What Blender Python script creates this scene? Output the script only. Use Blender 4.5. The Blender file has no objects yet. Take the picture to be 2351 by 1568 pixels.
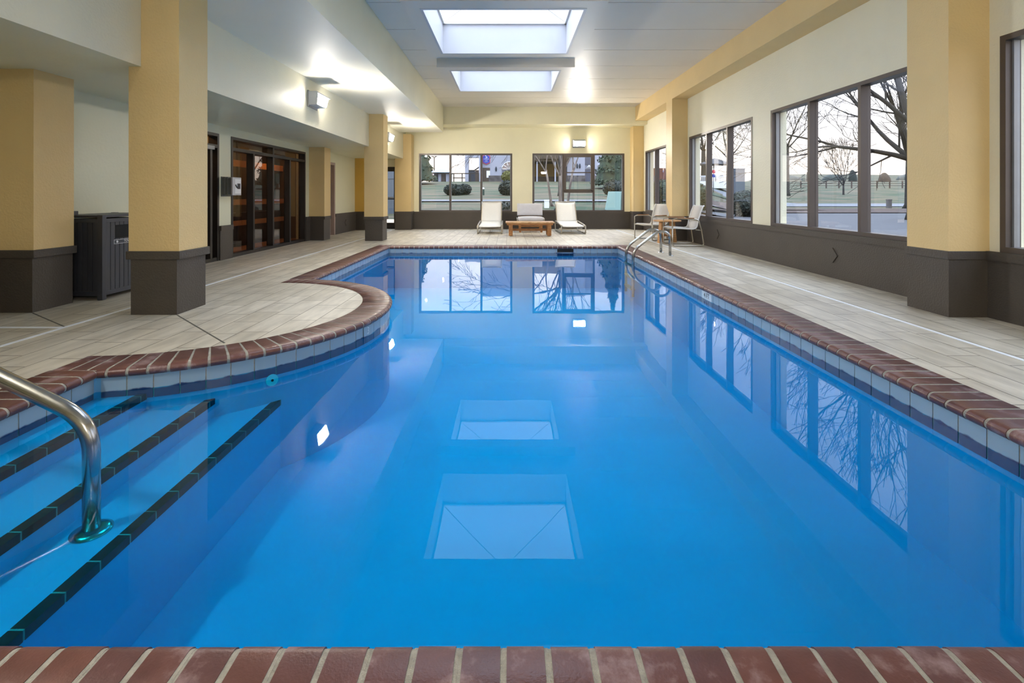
import bpy, bmesh, math, random
from mathutils import Vector, Matrix
random.seed(7)
C = bpy.context.scene.collection
R = math.radians
F, CX, CY, H = 1108.0, 1168.0, 449.0, 1.1

# ------------------------------------------------------------------ materials
def lin(c):
    return tuple(((v/255)/12.92 if v/255 <= .04045 else ((v/255+.055)/1.055)**2.4) for v in c)
def mat(name, rgb, rough=.6, metal=0, var=0.0, vscale=6, bump=0.0, bscale=60, rgb2=None, stretch=None, spec=.5, emit=None, estr=0, detail=4):
    m = bpy.data.materials.new(name); m.use_nodes = True
    nt = m.node_tree; N = nt.nodes; L = nt.links; b = N['Principled BSDF']
    col = lin(rgb)+(1,)
    b.inputs['Base Color'].default_value = col
    b.inputs['Roughness'].default_value = rough; b.inputs['Metallic'].default_value = metal
    b.inputs['Specular IOR Level'].default_value = spec
    tc = N.new('ShaderNodeTexCoord')
    src = tc.outputs['Object']
    if stretch:
        mp = N.new('ShaderNodeMapping'); mp.inputs['Scale'].default_value = stretch
        L.new(src, mp.inputs['Vector']); src = mp.outputs['Vector']
    if var or rgb2:
        n = N.new('ShaderNodeTexNoise'); n.inputs['Scale'].default_value = vscale; n.inputs['Detail'].default_value = detail
        L.new(src, n.inputs['Vector'])
        r = N.new('ShaderNodeValToRGB'); L.new(n.outputs['Fac'], r.inputs['Fac'])
        c2 = lin(rgb2) if rgb2 else tuple(v*(1-var) for v in col[:3])
        r.color_ramp.elements[0].position = .38; r.color_ramp.elements[0].color = tuple(c2)+(1,)
        r.color_ramp.elements[1].position = .62; r.color_ramp.elements[1].color = col
        L.new(r.outputs['Color'], b.inputs['Base Color'])
    if bump:
        n2 = N.new('ShaderNodeTexNoise'); n2.inputs['Scale'].default_value = bscale; n2.inputs['Detail'].default_value = 3
        L.new(src, n2.inputs['Vector'])
        bp = N.new('ShaderNodeBump'); bp.inputs['Strength'].default_value = bump; bp.inputs['Distance'].default_value = .01
        L.new(n2.outputs['Fac'], bp.inputs['Height']); L.new(bp.outputs['Normal'], b.inputs['Normal'])
    if emit:
        b.inputs['Emission Color'].default_value = lin(emit)+(1,); b.inputs['Emission Strength'].default_value = estr
    return m

M = {}
M['cream'] = mat('cream_stucco', (234,229,204), .45, var=.04, vscale=1.5, bump=.35, bscale=45)
M['cream_l'] = mat('cream_soffit_paint', (236,233,216), .6, var=.03, vscale=.8)
M['sage'] = mat('pale_green_cream_paint', (226,225,198), .35, var=.04, vscale=1.2, bump=.15, bscale=30)
M['butter'] = mat('butter_cream_paint', (240,234,202), .45, var=.04, vscale=1.5, bump=.2, bscale=45)
M['yellow'] = mat('yellow_stucco', (226,198,142), .5, var=.04, vscale=2, bump=.4, bscale=55)
M['deep'] = mat('ochre_paint', (214,172,80), .5, var=.04, vscale=2, bump=.3, bscale=55)
M['brown'] = mat('brown_stucco', (76,69,62), .55, var=.08, vscale=3, bump=.5, bscale=60)
M['ceil'] = mat('grey_ceiling_panel', (228,222,210), .45, var=.03, vscale=1.2)
M['seam'] = mat('dark_seam', (120,120,124), .7)
M['shaft'] = mat('white_shaft_paint', (206,206,209), .45, var=.02, vscale=2)
M['bronze'] = mat('bronze_aluminium', (92,84,80), .38, metal=.35, var=.05, vscale=5)
M['darkframe'] = mat('dark_bronze', (50,46,43), .35, metal=.3, var=.05, vscale=5)
M['mauve'] = mat('mauve_door_paint', (168,148,138), .5, var=.03)
M['mauve_shade'] = mat('mauve_door_shaded', (134,120,114), .5, var=.03)  # shade on the door leaf is put into this darker mauve
M['steel'] = mat('stainless_steel', (178,178,176), .22, metal=1, var=.06, vscale=20)
M['brush'] = mat('brushed_champagne_metal', (186,178,162), .3, metal=.9, var=.05, vscale=20)
M['sling'] = mat('white_sling_mesh', (232,232,229), .75, var=.03, vscale=40, bump=.2, bscale=400)
M['slinggrey'] = mat('pale_grey_sling_mesh', (205,202,198), .75, var=.04, vscale=40, bump=.2, bscale=400)
M['cushion'] = mat('light_grey_cushion', (206,206,212), .85, var=.05, vscale=8, bump=.4, bscale=14)
M['teak'] = mat('oiled_teak', (176,122,70), .45, rgb2=(142,92,48), vscale=4, stretch=(2,2,14), bump=.08, bscale=40)
M['teak_t'] = mat('teak_top', (214,176,132), .35, rgb2=(186,142,96), vscale=3, stretch=(3,18,2))
M['teak_r'] = mat('pale_teak', (206,160,108), .5, rgb2=(178,128,78), vscale=4, stretch=(3,3,14))
M['white'] = mat('white_paint', (232,232,232), .4, var=.02)
M['plate'] = mat('grey_plate', (150,152,154), .45, metal=.5, var=.05)
M['lamp'] = mat('lamp_lens', (255,255,255), .3, emit=(255,247,236), estr=205, var=.01)
M['warm'] = mat('warm_fill_emitter',(255,220,170),.5,emit=(255,196,130),estr=60,var=.01)  # glow of the fill lights added in the hall
M['housing'] = mat('lamp_housing', (188,194,204), .4, metal=.3, var=.03)
M['can'] = mat('charcoal_slat', (58,60,68), .45, var=.06, vscale=5)
M['can_b'] = mat('charcoal_groove', (22,22,25), .6, var=.05)
M['black'] = mat('black_void', (8,8,8), .8, var=.1)
M['grout'] = mat('cement_grout', (168,164,152), .85, var=.2, vscale=40, bump=.5, bscale=150)
M['phone'] = mat('grey_metal_shell', (112,113,108), .5, metal=.2, var=.05)
M['phone_f'] = mat('silver_face', (186,188,196), .35, metal=.4, var=.04)
M['darkgrey'] = mat('dark_grey_print', (58,54,56), .6, var=.05)
M['text_w'] = mat('white_print', (222,222,226), .6, var=.02)
M['tile_w'] = mat('white_marker_tile', (200,212,216), .3, var=.06, vscale=30)
M['plaster'] = mat('pool_plaster', (108,172,212), .7, var=.04, vscale=2)
M['stripe'] = mat('black_step_tile', (22,24,30), .35, rgb2=(34,38,46), vscale=25)
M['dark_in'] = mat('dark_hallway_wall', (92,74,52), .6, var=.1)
M['oak'] = mat('pale_oak_rail', (216,150,96), .5, rgb2=(190,126,76), vscale=5, stretch=(2,12,2))  # pale oak with darker grain
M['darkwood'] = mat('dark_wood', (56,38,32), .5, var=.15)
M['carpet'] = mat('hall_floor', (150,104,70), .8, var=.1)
# outdoors
M['grass'] = mat('winter_grass', (26,48,14), .9, rgb2=(82,70,50), vscale=.42, bump=.9, bscale=5, detail=13, stretch=(.6,1.6,1))
M['asphalt'] = mat('asphalt', (58,60,66), .7, var=.2, vscale=2, bump=.3, bscale=30)
M['road'] = mat('pale_road', (84,88,96), .7, var=.1, vscale=.6)
M['mulch'] = mat('red_brown_mulch', (70,54,47), .95, rgb2=(50,40,37), vscale=5, bump=.8, bscale=15)
M['walk'] = mat('concrete_walk', (96,96,98), .8, var=.1, vscale=2)
M['bark'] = mat('grey_bark', (51,46,40), .9, rgb2=(36,32,29), vscale=6, stretch=(3,3,.6), bump=.5, bscale=12)
M['bark_p'] = mat('pale_peeling_bark', (120,107,96), .8, rgb2=(83,70,64), vscale=5, stretch=(4,4,.5))
M['leaf_d'] = mat('dark_evergreen_leaf', (29,40,28), .7, rgb2=(19,28,22), vscale=8)
M['leaf_b'] = mat('brown_thicket',(88,74,60),.9,rgb2=(62,54,46),vscale=4)
M['leaf_y'] = mat('yellow_green_leaf', (108,105,43), .7, rgb2=(74,77,34), vscale=8)
M['leaf_g'] = mat('conifer_needles', (49,64,42), .8, rgb2=(33,45,31), vscale=4)
M['stucco_w'] = mat('white_stucco_outdoors', (158,160,172), .8, var=.05, vscale=1)
M['stone'] = mat('rubble_stone', (102,96,94), .85, rgb2=(67,62,64), vscale=2.2, bump=.8, bscale=4)
M['roofgrey'] = mat('blue_grey_metal_roof', (128,146,170), .5, var=.08)
M['shingle'] = mat('dark_shingle', (74,72,74), .85, var=.15, vscale=3)
M['porch'] = mat('warm_lit_porch_wall', (141,115,61), .8, var=.15, vscale=1)  # warm light under the porch is put into this wall colour
M['porch_d'] = mat('dark_porch_ceiling', (78,66,50), .8, var=.2)
M['winglass'] = mat('grey_window_glass', (92,96,112), .15, var=.05)
M['darkdoor'] = mat('dark_blue_door', (44,52,64), .5, var=.1)
M['wood_g'] = mat('weathered_wood', (84,72,63), .85, var=.15, vscale=3)
M['mint'] = mat('mint_transformer_paint', (134,166,161), .5, var=.04, vscale=2)
M['mint_d'] = mat('green_metal', (41,65,57), .5, var=.05)
M['boxgrey'] = mat('blue_grey_cabinet', (91,100,112), .55, var=.05)
M['sign_b'] = mat('blue_sign', (44,66,160), .5, var=.04)
M['sign_r'] = mat('red_sign', (206,70,84), .5, var=.04)
M['brickred'] = mat('far_red_brick', (120,73,62), .85, var=.12, vscale=1)

def paver_mat():
    m = bpy.data.materials.new('stamped_stone_pavers'); m.use_nodes = True
    nt = m.node_tree; N = nt.nodes; L = nt.links; b = N['Principled BSDF']
    tc = N.new('ShaderNodeTexCoord')
    mp = N.new('ShaderNodeMapping'); mp.inputs['Rotation'].default_value = (0,0,R(90)); L.new(tc.outputs['Object'], mp.inputs['Vector'])
    br = N.new('ShaderNodeTexBrick'); L.new(mp.outputs['Vector'], br.inputs['Vector'])
    br.inputs['Scale'].default_value = 1; br.inputs['Brick Width'].default_value = .58; br.inputs['Row Height'].default_value = .235
    br.inputs['Mortar Size'].default_value = .005; br.inputs['Mortar Smooth'].default_value = .2; br.inputs['Bias'].default_value = 0
    br.offset = .37; br.offset_frequency = 2; br.squash = .62; br.squash_frequency = 3
    br.inputs['Color1'].default_value = lin((208,202,188))+(1,); br.inputs['Color2'].default_value = lin((190,183,167))+(1,)
    br.inputs['Mortar'].default_value = lin((132,124,110))+(1,)
    n = N.new('ShaderNodeTexNoise'); n.inputs['Scale'].default_value = 2.5; n.inputs['Detail'].default_value = 8
    mp2 = N.new('ShaderNodeMapping'); mp2.inputs['Scale'].default_value = (5,1.2,1); L.new(tc.outputs['Object'], mp2.inputs['Vector']); L.new(mp2.outputs['Vector'], n.inputs['Vector'])
    r = N.new('ShaderNodeValToRGB'); L.new(n.outputs['Fac'], r.inputs['Fac'])
    r.color_ramp.elements[0].position = .3; r.color_ramp.elements[0].color = (.74,.72,.69,1)
    r.color_ramp.elements[1].position = .68; r.color_ramp.elements[1].color = (1.06,1.05,1.03,1)
    mx = N.new('ShaderNodeMixRGB'); mx.blend_type = 'MULTIPLY'; mx.inputs['Fac'].default_value = 1
    L.new(br.outputs['Color'], mx.inputs['Color1']); L.new(r.outputs['Color'], mx.inputs['Color2'])
    L.new(mx.outputs['Color'], b.inputs['Base Color'])
    rr = N.new('ShaderNodeMapRange'); L.new(n.outputs['Fac'], rr.inputs['Value']); rr.inputs['To Min'].default_value = .36; rr.inputs['To Max'].default_value = .58
    L.new(rr.outputs['Result'], b.inputs['Roughness'])
    bp = N.new('ShaderNodeBump'); bp.inputs['Strength'].default_value = .35; bp.inputs['Distance'].default_value = .004
    ad = N.new('ShaderNodeMath'); ad.operation = 'SUBTRACT'; L.new(n.outputs['Fac'], ad.inputs[0]); L.new(br.outputs['Fac'], ad.inputs[1])
    L.new(ad.outputs[0], bp.inputs['Height']); L.new(bp.outputs['Normal'], b.inputs['Normal'])
    return m
M['paver'] = paver_mat()

def brick_mat(name, rgb):
    m = bpy.data.materials.new(name); m.use_nodes = True
    nt = m.node_tree; N = nt.nodes; L = nt.links; b = N['Principled BSDF']
    tc = N.new('ShaderNodeTexCoord')
    n = N.new('ShaderNodeTexNoise'); n.inputs['Scale'].default_value = 7; n.inputs['Detail'].default_value = 8; n.inputs['Roughness'].default_value = .65
    L.new(tc.outputs['Object'], n.inputs['Vector'])
    r = N.new('ShaderNodeValToRGB'); L.new(n.outputs['Fac'], r.inputs['Fac'])
    e = r.color_ramp.elements
    e[0].position = .3; e[0].color = lin(tuple(v*.86 for v in rgb))+(1,)
    e[1].position = .54; e[1].color = lin(rgb)+(1,)
    x = e.new(.7); x.color = lin((156,132,132))+(1,)
    L.new(r.outputs['Color'], b.inputs['Base Color'])
    rr = N.new('ShaderNodeMapRange'); L.new(n.outputs['Fac'], rr.inputs['Value']); rr.inputs['To Min'].default_value = .18; rr.inputs['To Max'].default_value = .55
    L.new(rr.outputs['Result'], b.inputs['Roughness'])
    n2 = N.new('ShaderNodeTexNoise'); n2.inputs['Scale'].default_value = 160; L.new(tc.outputs['Object'], n2.inputs['Vector'])
    bp = N.new('ShaderNodeBump'); bp.inputs['Strength'].default_value = .25; bp.inputs['Distance'].default_value = .003
    L.new(n2.outputs['Fac'], bp.inputs['Height']); L.new(bp.outputs['Normal'], b.inputs['Normal'])
    return m
BR = [brick_mat('red_brick', (104,66,60)), brick_mat('rust_brick', (110,70,61)), brick_mat('plum_brick', (98,64,61))]

def tile_mat():
    m = bpy.data.materials.new('weathered_blue_tile'); m.use_nodes = True
    nt = m.node_tree; N = nt.nodes; L = nt.links; b = N['Principled BSDF']
    tc = N.new('ShaderNodeTexCoord'); g = N.new('ShaderNodeNewGeometry')
    sp = N.new('ShaderNodeSeparateXYZ'); L.new(g.outputs['Position'], sp.inputs[0])
    n = N.new('ShaderNodeTexNoise'); n.inputs['Scale'].default_value = 9; n.inputs['Detail'].default_value = 6; L.new(tc.outputs['Object'], n.inputs['Vector'])
    a = N.new('ShaderNodeMath'); a.operation = 'MULTIPLY_ADD'; L.new(n.outputs['Fac'], a.inputs[0]); a.inputs[1].default_value = .05; L.new(sp.outputs['Z'], a.inputs[2])
    r = N.new('ShaderNodeValToRGB')
    mr = N.new('ShaderNodeMapRange'); L.new(a.outputs[0], mr.inputs['Value']); mr.inputs['From Min'].default_value = -.13; mr.inputs['From Max'].default_value = -.07
    L.new(mr.outputs['Result'], r.inputs['Fac'])
    e = r.color_ramp.elements
    e[0].position = .12; e[0].color = lin((16,48,92))+(1,)
    e[1].position = .27; e[1].color = lin((140,164,180))+(1,)
    L.new(r.outputs['Color'], b.inputs['Base Color']); b.inputs['Roughness'].default_value = .3
    return m
M['tile'] = tile_mat()

def glass_mat(name, tint, ior=1.5, boost=1.0, rough=0.0, bump=0.0):
    m = bpy.data.materials.new(name); m.use_nodes = True
    nt = m.node_tree; N = nt.nodes; L = nt.links; N.remove(N['Principled BSDF'])
    o = N['Material Output']
    t = N.new('ShaderNodeBsdfTransparent'); t.inputs['Color'].default_value = tint+(1,)
    gl = N.new('ShaderNodeBsdfGlossy'); gl.inputs['Roughness'].default_value = rough
    # Schlick reflectance, the same from both sides of a thin sheet
    f0 = ((ior-1)/(ior+1))**2
    lw = N.new('ShaderNodeLayerWeight'); lw.inputs['Blend'].default_value = .5
    pw = N.new('ShaderNodeMath'); pw.operation = 'POWER'; pw.inputs[1].default_value = 5; L.new(lw.outputs['Facing'], pw.inputs[0])
    sc_ = N.new('ShaderNodeMath'); sc_.operation = 'MULTIPLY_ADD'; sc_.inputs[1].default_value = 1-f0; sc_.inputs[2].default_value = f0
    L.new(pw.outputs[0], sc_.inputs[0])
    mx = N.new('ShaderNodeMixShader')
    fac = sc_.outputs[0]
    if boost != 1:
        mu = N.new('ShaderNodeMath'); mu.operation = 'MULTIPLY'; mu.use_clamp = True; mu.inputs[1].default_value = boost
        L.new(fac, mu.inputs[0]); fac = mu.outputs[0]
    L.new(fac, mx.inputs[0]); L.new(t.outputs[0], mx.inputs[1]); L.new(gl.outputs[0], mx.inputs[2])
    L.new(mx.outputs[0], o.inputs['Surface'])
    if bump:
        tc = N.new('ShaderNodeTexCoord'); n = N.new('ShaderNodeTexNoise'); n.inputs['Scale'].default_value = 1.6; n.inputs['Detail'].default_value = 2
        L.new(tc.outputs['Object'], n.inputs['Vector'])
        bp = N.new('ShaderNodeBump'); bp.inputs['Strength'].default_value = bump; bp.inputs['Distance'].default_value = .02
        L.new(n.outputs['Fac'], bp.inputs['Height']); L.new(bp.outputs['Normal'], gl.inputs['Normal'])
    return m
M['glass'] = glass_mat('window_glass', (.93,.95,.97), 1.5, 1.05)
M['tinted'] = glass_mat('dark_tinted_glass', (.72,.68,.64), 1.5, 1.5)
M['dome'] = glass_mat('skylight_acrylic', (.93,.96,1.0), 1.49)
M['water'] = glass_mat('pool_water', (.03,.80,1.0), 1.33, 1.0, .012, .035)

# ------------------------------------------------------------------ mesh builder
class MB:
    def __init__(s): s.v=[]; s.f=[]; s.m=[]; s.sm=[]
    def add(s, vs, fs, mi=0, smooth=False):
        o=len(s.v); s.v += [tuple(p) for p in vs]
        for f in fs: s.f.append(tuple(o+i for i in f)); s.m.append(mi); s.sm.append(smooth)
    def box(s, x0,x1,y0,y1,z0,z1, mi=0, M4=None):
        vs=[(x,y,z) for z in (z0,z1) for y in (y0,y1) for x in (x0,x1)]
        if M4: vs=[M4@Vector(p) for p in vs]
        s.add(vs,[(0,2,3,1),(4,5,7,6),(0,1,5,4),(2,6,7,3),(1,3,7,5),(0,4,6,2)],mi)
    def tube(s, pts, r, n=10, mi=0, caps=True, closed=False):
        pts=[Vector(p) for p in pts]; k=len(pts)
        rs = r if isinstance(r,(list,tuple)) else [r]*k
        base=len(s.v); ref=None
        for i,p in enumerate(pts):
            a=pts[i-1] if (i>0 or closed) else p; b=pts[(i+1)%k] if (i<k-1 or closed) else p
            t=(b-a).normalized()
            if ref is None:
                ref = t.orthogonal().normalized()
            ref=(ref-t*ref.dot(t))
            if ref.length<1e-6: ref=t.orthogonal()
            ref.normalize(); bn=t.cross(ref)
            for j in range(n):
                an=2*math.pi*j/n; q=p+(ref*math.cos(an)+bn*math.sin(an))*rs[i]; s.v.append(tuple(q))
        rng = k if closed else k-1
        for i in range(rng):
            i2=(i+1)%k
            for j in range(n):
                j2=(j+1)%n
                s.f.append((base+i*n+j,base+i*n+j2,base+i2*n+j2,base+i2*n+j)); s.m.append(mi); s.sm.append(True)
        if caps and not closed:
            s.f.append(tuple(base+j for j in reversed(range(n)))); s.m.append(mi); s.sm.append(False)
            s.f.append(tuple(base+(k-1)*n+j for j in range(n))); s.m.append(mi); s.sm.append(False)
    def prism(s, prof, y0, y1, mi=0, axis='y', M4=None, smooth=False):
        n=len(prof)
        def P(a,b,t):
            p = (a,t,b) if axis=='y' else ((t,a,b) if axis=='x' else (a,b,t))
            return M4@Vector(p) if M4 else p
        vs=[P(a,b,y0) for a,b in prof]+[P(a,b,y1) for a,b in prof]
        fs=[(i,(i+1)%n,n+(i+1)%n,n+i) for i in range(n)]
        s.add(vs,fs,mi,smooth); s.add(vs,[tuple(reversed(range(n))),tuple(range(n,2*n))],mi)
    def lathe(s, prof, c=(0,0,0), n=24, mi=0):
        vs=[];fs=[]
        for r,z in prof:
            for j in range(n):
                a=2*math.pi*j/n; vs.append((c[0]+r*math.cos(a),c[1]+r*math.sin(a),c[2]+z))
        for i in range(len(prof)-1):
            for j in range(n):
                fs.append((i*n+j,i*n+(j+1)%n,(i+1)*n+(j+1)%n,(i+1)*n+j))
        s.add(vs,fs,mi,True)
        s.add(vs,[tuple(reversed(range(n))),tuple((len(prof)-1)*n+j for j in range(n))],mi)
    def build(s, name, mats, parent=None, org=None, bevel=0):
        if not isinstance(mats,(list,tuple)): mats=[mats]
        if org is None:
            if parent is None:
                xs=[p[0] for p in s.v]; ys=[p[1] for p in s.v]; zs=[p[2] for p in s.v]
                org=((min(xs)+max(xs))/2,(min(ys)+max(ys))/2,min(zs))
            else: org=parent.get('_o',(0,0,0))
        me=bpy.data.meshes.new(name)
        me.from_pydata([(p[0]-org[0],p[1]-org[1],p[2]-org[2]) for p in s.v],[],s.f)
        for mm in mats: me.materials.append(mm)
        for i,p in enumerate(me.polygons): p.material_index=s.m[i]; p.use_smooth=s.sm[i]
        bm=bmesh.new(); bm.from_mesh(me); bmesh.ops.recalc_face_normals(bm,faces=bm.faces); bm.to_mesh(me); bm.free()
        ob=bpy.data.objects.new(name,me); C.objects.link(ob)
        if parent: ob.parent=parent; OR[ob.name]=org
        else: ob.location=org; OR[ob.name]=org
        if bevel:
            b=ob.modifiers.new('bevel','BEVEL'); b.width=bevel; b.segments=2; b.limit_method='ANGLE'; b.angle_limit=R(50)
        return ob
OR={}
def put(mb, name, mats, parent=None, bevel=0):
    org = OR[parent.name] if parent else None
    return mb.build(name, mats, parent, org, bevel)
def tag(o, label=None, cat=None, group=None, kind=None):
    if label: o['label']=label
    if cat: o['category']=cat
    if group: o['group']=group
    if kind: o['kind']=kind
    return o
def thing(name, loc, label=None, cat=None, group=None, rz=0, kind=None):
    o=bpy.data.objects.new(name,None); C.objects.link(o); o.location=loc; o.rotation_euler=(0,0,rz); o.empty_display_size=.1
    OR[o.name]=tuple(loc); tag(o,label,cat,group,kind); return o
def struct(mb, name, mats, parent=None, bevel=0):
    o=put(mb,name,mats,parent,bevel)
    if not parent: o['kind']='structure'
    return o
def copy_tree(o, parent=None):
    c=o.copy(); C.objects.link(c)
    if parent: c.parent=parent
    OR[c.name]=OR.get(o.name,(0,0,0))
    for ch in list(o.children): copy_tree(ch,c)
    return c
def arc(cx,cz,r,a0,a1,n):
    return [(cx+r*math.cos(R(a0+(a1-a0)*i/n)), cz+r*math.sin(R(a0+(a1-a0)*i/n))) for i in range(n+1)]
def fillet(pts, rad, n=5):
    pts=[Vector(p) for p in pts]; out=[pts[0]]
    for i in range(1,len(pts)-1):
        a=(pts[i-1]-pts[i]); b=(pts[i+1]-pts[i]); r=min(rad,a.length*.49,b.length*.49)
        p0=pts[i]+a.normalized()*r; p1=pts[i]+b.normalized()*r
        for k in range(n+1):
            t=k/n; out.append(p0*(1-t)**2+pts[i]*2*t*(1-t)+p1*t*t)
    out.append(pts[-1]); return out
def text_obj(body, size, M4, m, parent, name='lettering', extrude=.0006):
    cu=bpy.data.curves.new(name,'FONT'); cu.body=body; cu.size=size; cu.align_x='CENTER'; cu.align_y='CENTER'; cu.extrude=extrude
    cu.materials.append(m)
    tmp=bpy.data.objects.new('tmp',cu); C.objects.link(tmp); bpy.context.view_layer.update()
    me=bpy.data.meshes.new_from_object(tmp.evaluated_get(bpy.context.evaluated_depsgraph_get())); me.name=name
    if not me.materials: me.materials.append(m)
    bpy.data.objects.remove(tmp)
    o=bpy.data.objects.new(name,me); C.objects.link(o)
    o.parent=parent; org=OR[parent.name]
    o.matrix_local = Matrix.Translation(-Vector(org)) @ M4
    return o

# ------------------------------------------------------------------ key dimensions
XL, XR, YB, YF = -4.91, 4.34, 15.9, -4.0
ZC, ZS, ZF = 3.88, 3.077, 2.29
WZ = -.143

# ------------------------------------------------------------------ pool outlines
PC=(-2.87,4.69); PR=1.69
def outline(off, n=40):
    xr, yf, xl, yn = 2.34+off, 10.42+off, -2.58-off, 1.193-off
    r=PR-off
    th=math.degrees(math.acos(max(-1,min(1,(xl-PC[0])/r))))
    pts=[(xr,yn),(xr,yf),(xl,yf)]
    for i in range(n+1):
        a=th-(2*th)*i/n; pts.append((PC[0]+r*math.cos(R(a)),PC[1]+r*math.sin(R(a))))
    pts.append((xl,yn)); return pts
def fill_poly(outer, holes, z, up=True):
    bm=bmesh.new()
    for loop in [outer]+holes:
        vs=[bm.verts.new((x,y,z)) for x,y in loop]
        for i in range(len(vs)): bm.edges.new((vs[i],vs[(i+1)%len(vs)]))
    bmesh.ops.triangle_fill(bm,use_beauty=True,use_dissolve=False,edges=bm.edges[:])
    vs=[tuple(v.co) for v in bm.verts]; bm.verts.index_update()
    fs=[tuple(v.index for v in (f.verts if (f.normal.z>0)==up else reversed(f.verts))) for f in bm.faces]
    bm.free(); return vs,fs

# floor
mb=MB(); vs,fs=fill_poly([(XL-.3,YF-.2),(XR+.3,YF-.2),(XR+.3,YB+.3),(XL-.3,YB+.3)],[outline(.30)],0); mb.add(vs,fs)
ol=outline(.30)
k=len(ol)
mb.add([(x,y,0) for x,y in ol]+[(x,y,-.12) for x,y in ol],[(i,(i+1)%k,k+(i+1)%k,k+i) for i in range(k)])
fl=struct(mb,'floor',M['paver'])
# deck drains (white strips) and joints
def strip(name, x0,x1,y0,y1, label, m):
    mb=MB(); mb.box(x0,x1,y0,y1,.0005,.004); 
    n=int(max(x1-x0,y1-y0)/.6)
    o=put(mb,name,m); return o
M['drain']=mat('white_plastic_drain',(236,240,244),.4,var=.03,vscale=15)
tag(strip('deck_drain',3.415,3.45,-3.9,15.4,'',M['drain']),'long white strip drain in the deck along the window side','drain')
tag(strip('deck_drain',-3.72,-3.685,-3.9,15.3,'',M['drain']),'long white strip drain in the deck running behind the near pillar','drain')
tag(strip('deck_drain',-4.89,-3.722,4.0,4.035,'',M['drain']),'short white cross drain in front of the wall pillar','drain')
mb=MB()
for a,b in (((-3.05,4.44),(-2.12,3.60)),((-4.46,4.52),(-3.73,4.05))):
    a=Vector((*a,0)); b=Vector((*b,0)); t=(b-a).normalized(); nrm=Vector((-t.y,t.x,0))*.006
    mb.add([a-nrm,b-nrm,b+nrm,a+nrm,]+[p+Vector((0,0,.0015)) for p in (a-nrm,b-nrm,b+nrm,a+nrm)],[(4,5,6,7),(0,1,5,4),(1,2,6,5),(2,3,7,6),(3,0,4,7)])
o=struct(mb,'trim_20',mat('dark_joint_filler',(92,88,80),.8,var=.1))

# ---- pool
pool=thing('swimming_pool',(0,5.8,-.9),'large blue indoor swimming pool with red brick coping and a rounded deck bulge','pool')
# shell
wl=outline(.03); k=len(wl); mb=MB()
mb.add([(x,y,-.052) for x,y in wl]+[(x,y,-.9) for x,y in wl],[(i,k+i,k+(i+1)%k,(i+1)%k) for i in range(k)],0)
vs,fs=fill_poly(wl,[],-.9); mb.add(vs,fs)
put(mb,'pool_basin',M['plaster'],pool)
# water
vs,fs=fill_poly(wl,[],WZ); mb=MB(); mb.add(vs,fs); water=put(mb,'water',M['water'],pool); tag(water,'flat glossy blue water')
# steps
sx=[-2.61,-2.342,-2.0,-1.675]; sz=[-.18,-.28,-.40]
for i in range(3):
    mb=MB(); x0=-2.609; x1=sx[i+1]
    yend=PC[1]-math.sqrt(max(0,(PR-.03)**2-(x1-PC[0])**2))+ .12
    mb.box(x0,x1,1.166,yend,-.899+i*.0,sz[i]); st=put(mb,'pool_step',M['plaster'],pool)
    mb=MB(); y=1.2
    while y<yend-.1:
        y2=min(y+.148,yend-.02); mb.box(x1-.048,x1+.004,y,y2,sz[i]-.036,sz[i]+.003); y+=.156
    mb.box(x1-.046,x1+.003,1.17,yend-.02,sz[i]-.034,sz[i]+.0022,1)
    put(mb,'step_nosing',[M['stripe'],M['grout']],st)
# tile band
mb=MB()
def tiles_line(p0,p1,nrm,w=.152):
    p0=Vector(p0);p1=Vector(p1); L=(p1-p0).length; n=max(1,round(L/w)); t=(p1-p0)/n; nv=Vector(nrm)
    tt=t.normalized()*.0035
    for i in range(n):
        a=p0+t*i+tt; b=p0+t*(i+1)-tt
        pa=[a,b,b+nv*.004,a+nv*.004]
        mb.add([(q.x,q.y,-.205) for q in pa]+[(q.x,q.y,-.053) for q in pa],[(3,2,6,7),(0,3,7,4),(2,1,5,6),(4,7,6,5),(0,1,2,3)],0)
        mb.add([(a.x-tt.x*2,a.y-tt.y*2,-.2),(b.x,b.y,-.2),(b.x,b.y,-.052),(a.x-tt.x*2,a.y-tt.y*2,-.052)],[(0,1,2,3)],1)
o3=.029
tiles_line((2.34+o3,1.17),(2.34+o3,10.45),(-1,0)); tiles_line((2.37,10.42+o3),(-2.61,10.42+o3),(0,-1))
tiles_line((-2.58-o3,10.45),(-2.58-o3,6.34),(1,0)); tiles_line((-2.58-o3,3.03),(-2.58-o3,1.17),(1,0))
tiles_line((-2.6,1.193-o3),(2.36,1.193-o3),(0,1))
rr=PR-o3; na=32
for i in range(na):
    a0=R(80-160*i/na); a1=R(80-160*(i+1)/na)
    p0=(PC[0]+rr*math.cos(a0),PC[1]+rr*math.sin(a0)); p1=(PC[0]+rr*math.cos(a1),PC[1]+rr*math.sin(a1)); am=(a0+a1)/2
    tiles_line(p0,p1,(math.cos(am),math.sin(am)),.2)
put(mb,'waterline_tiles',[M['tile'],M['grout']],pool)
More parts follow.
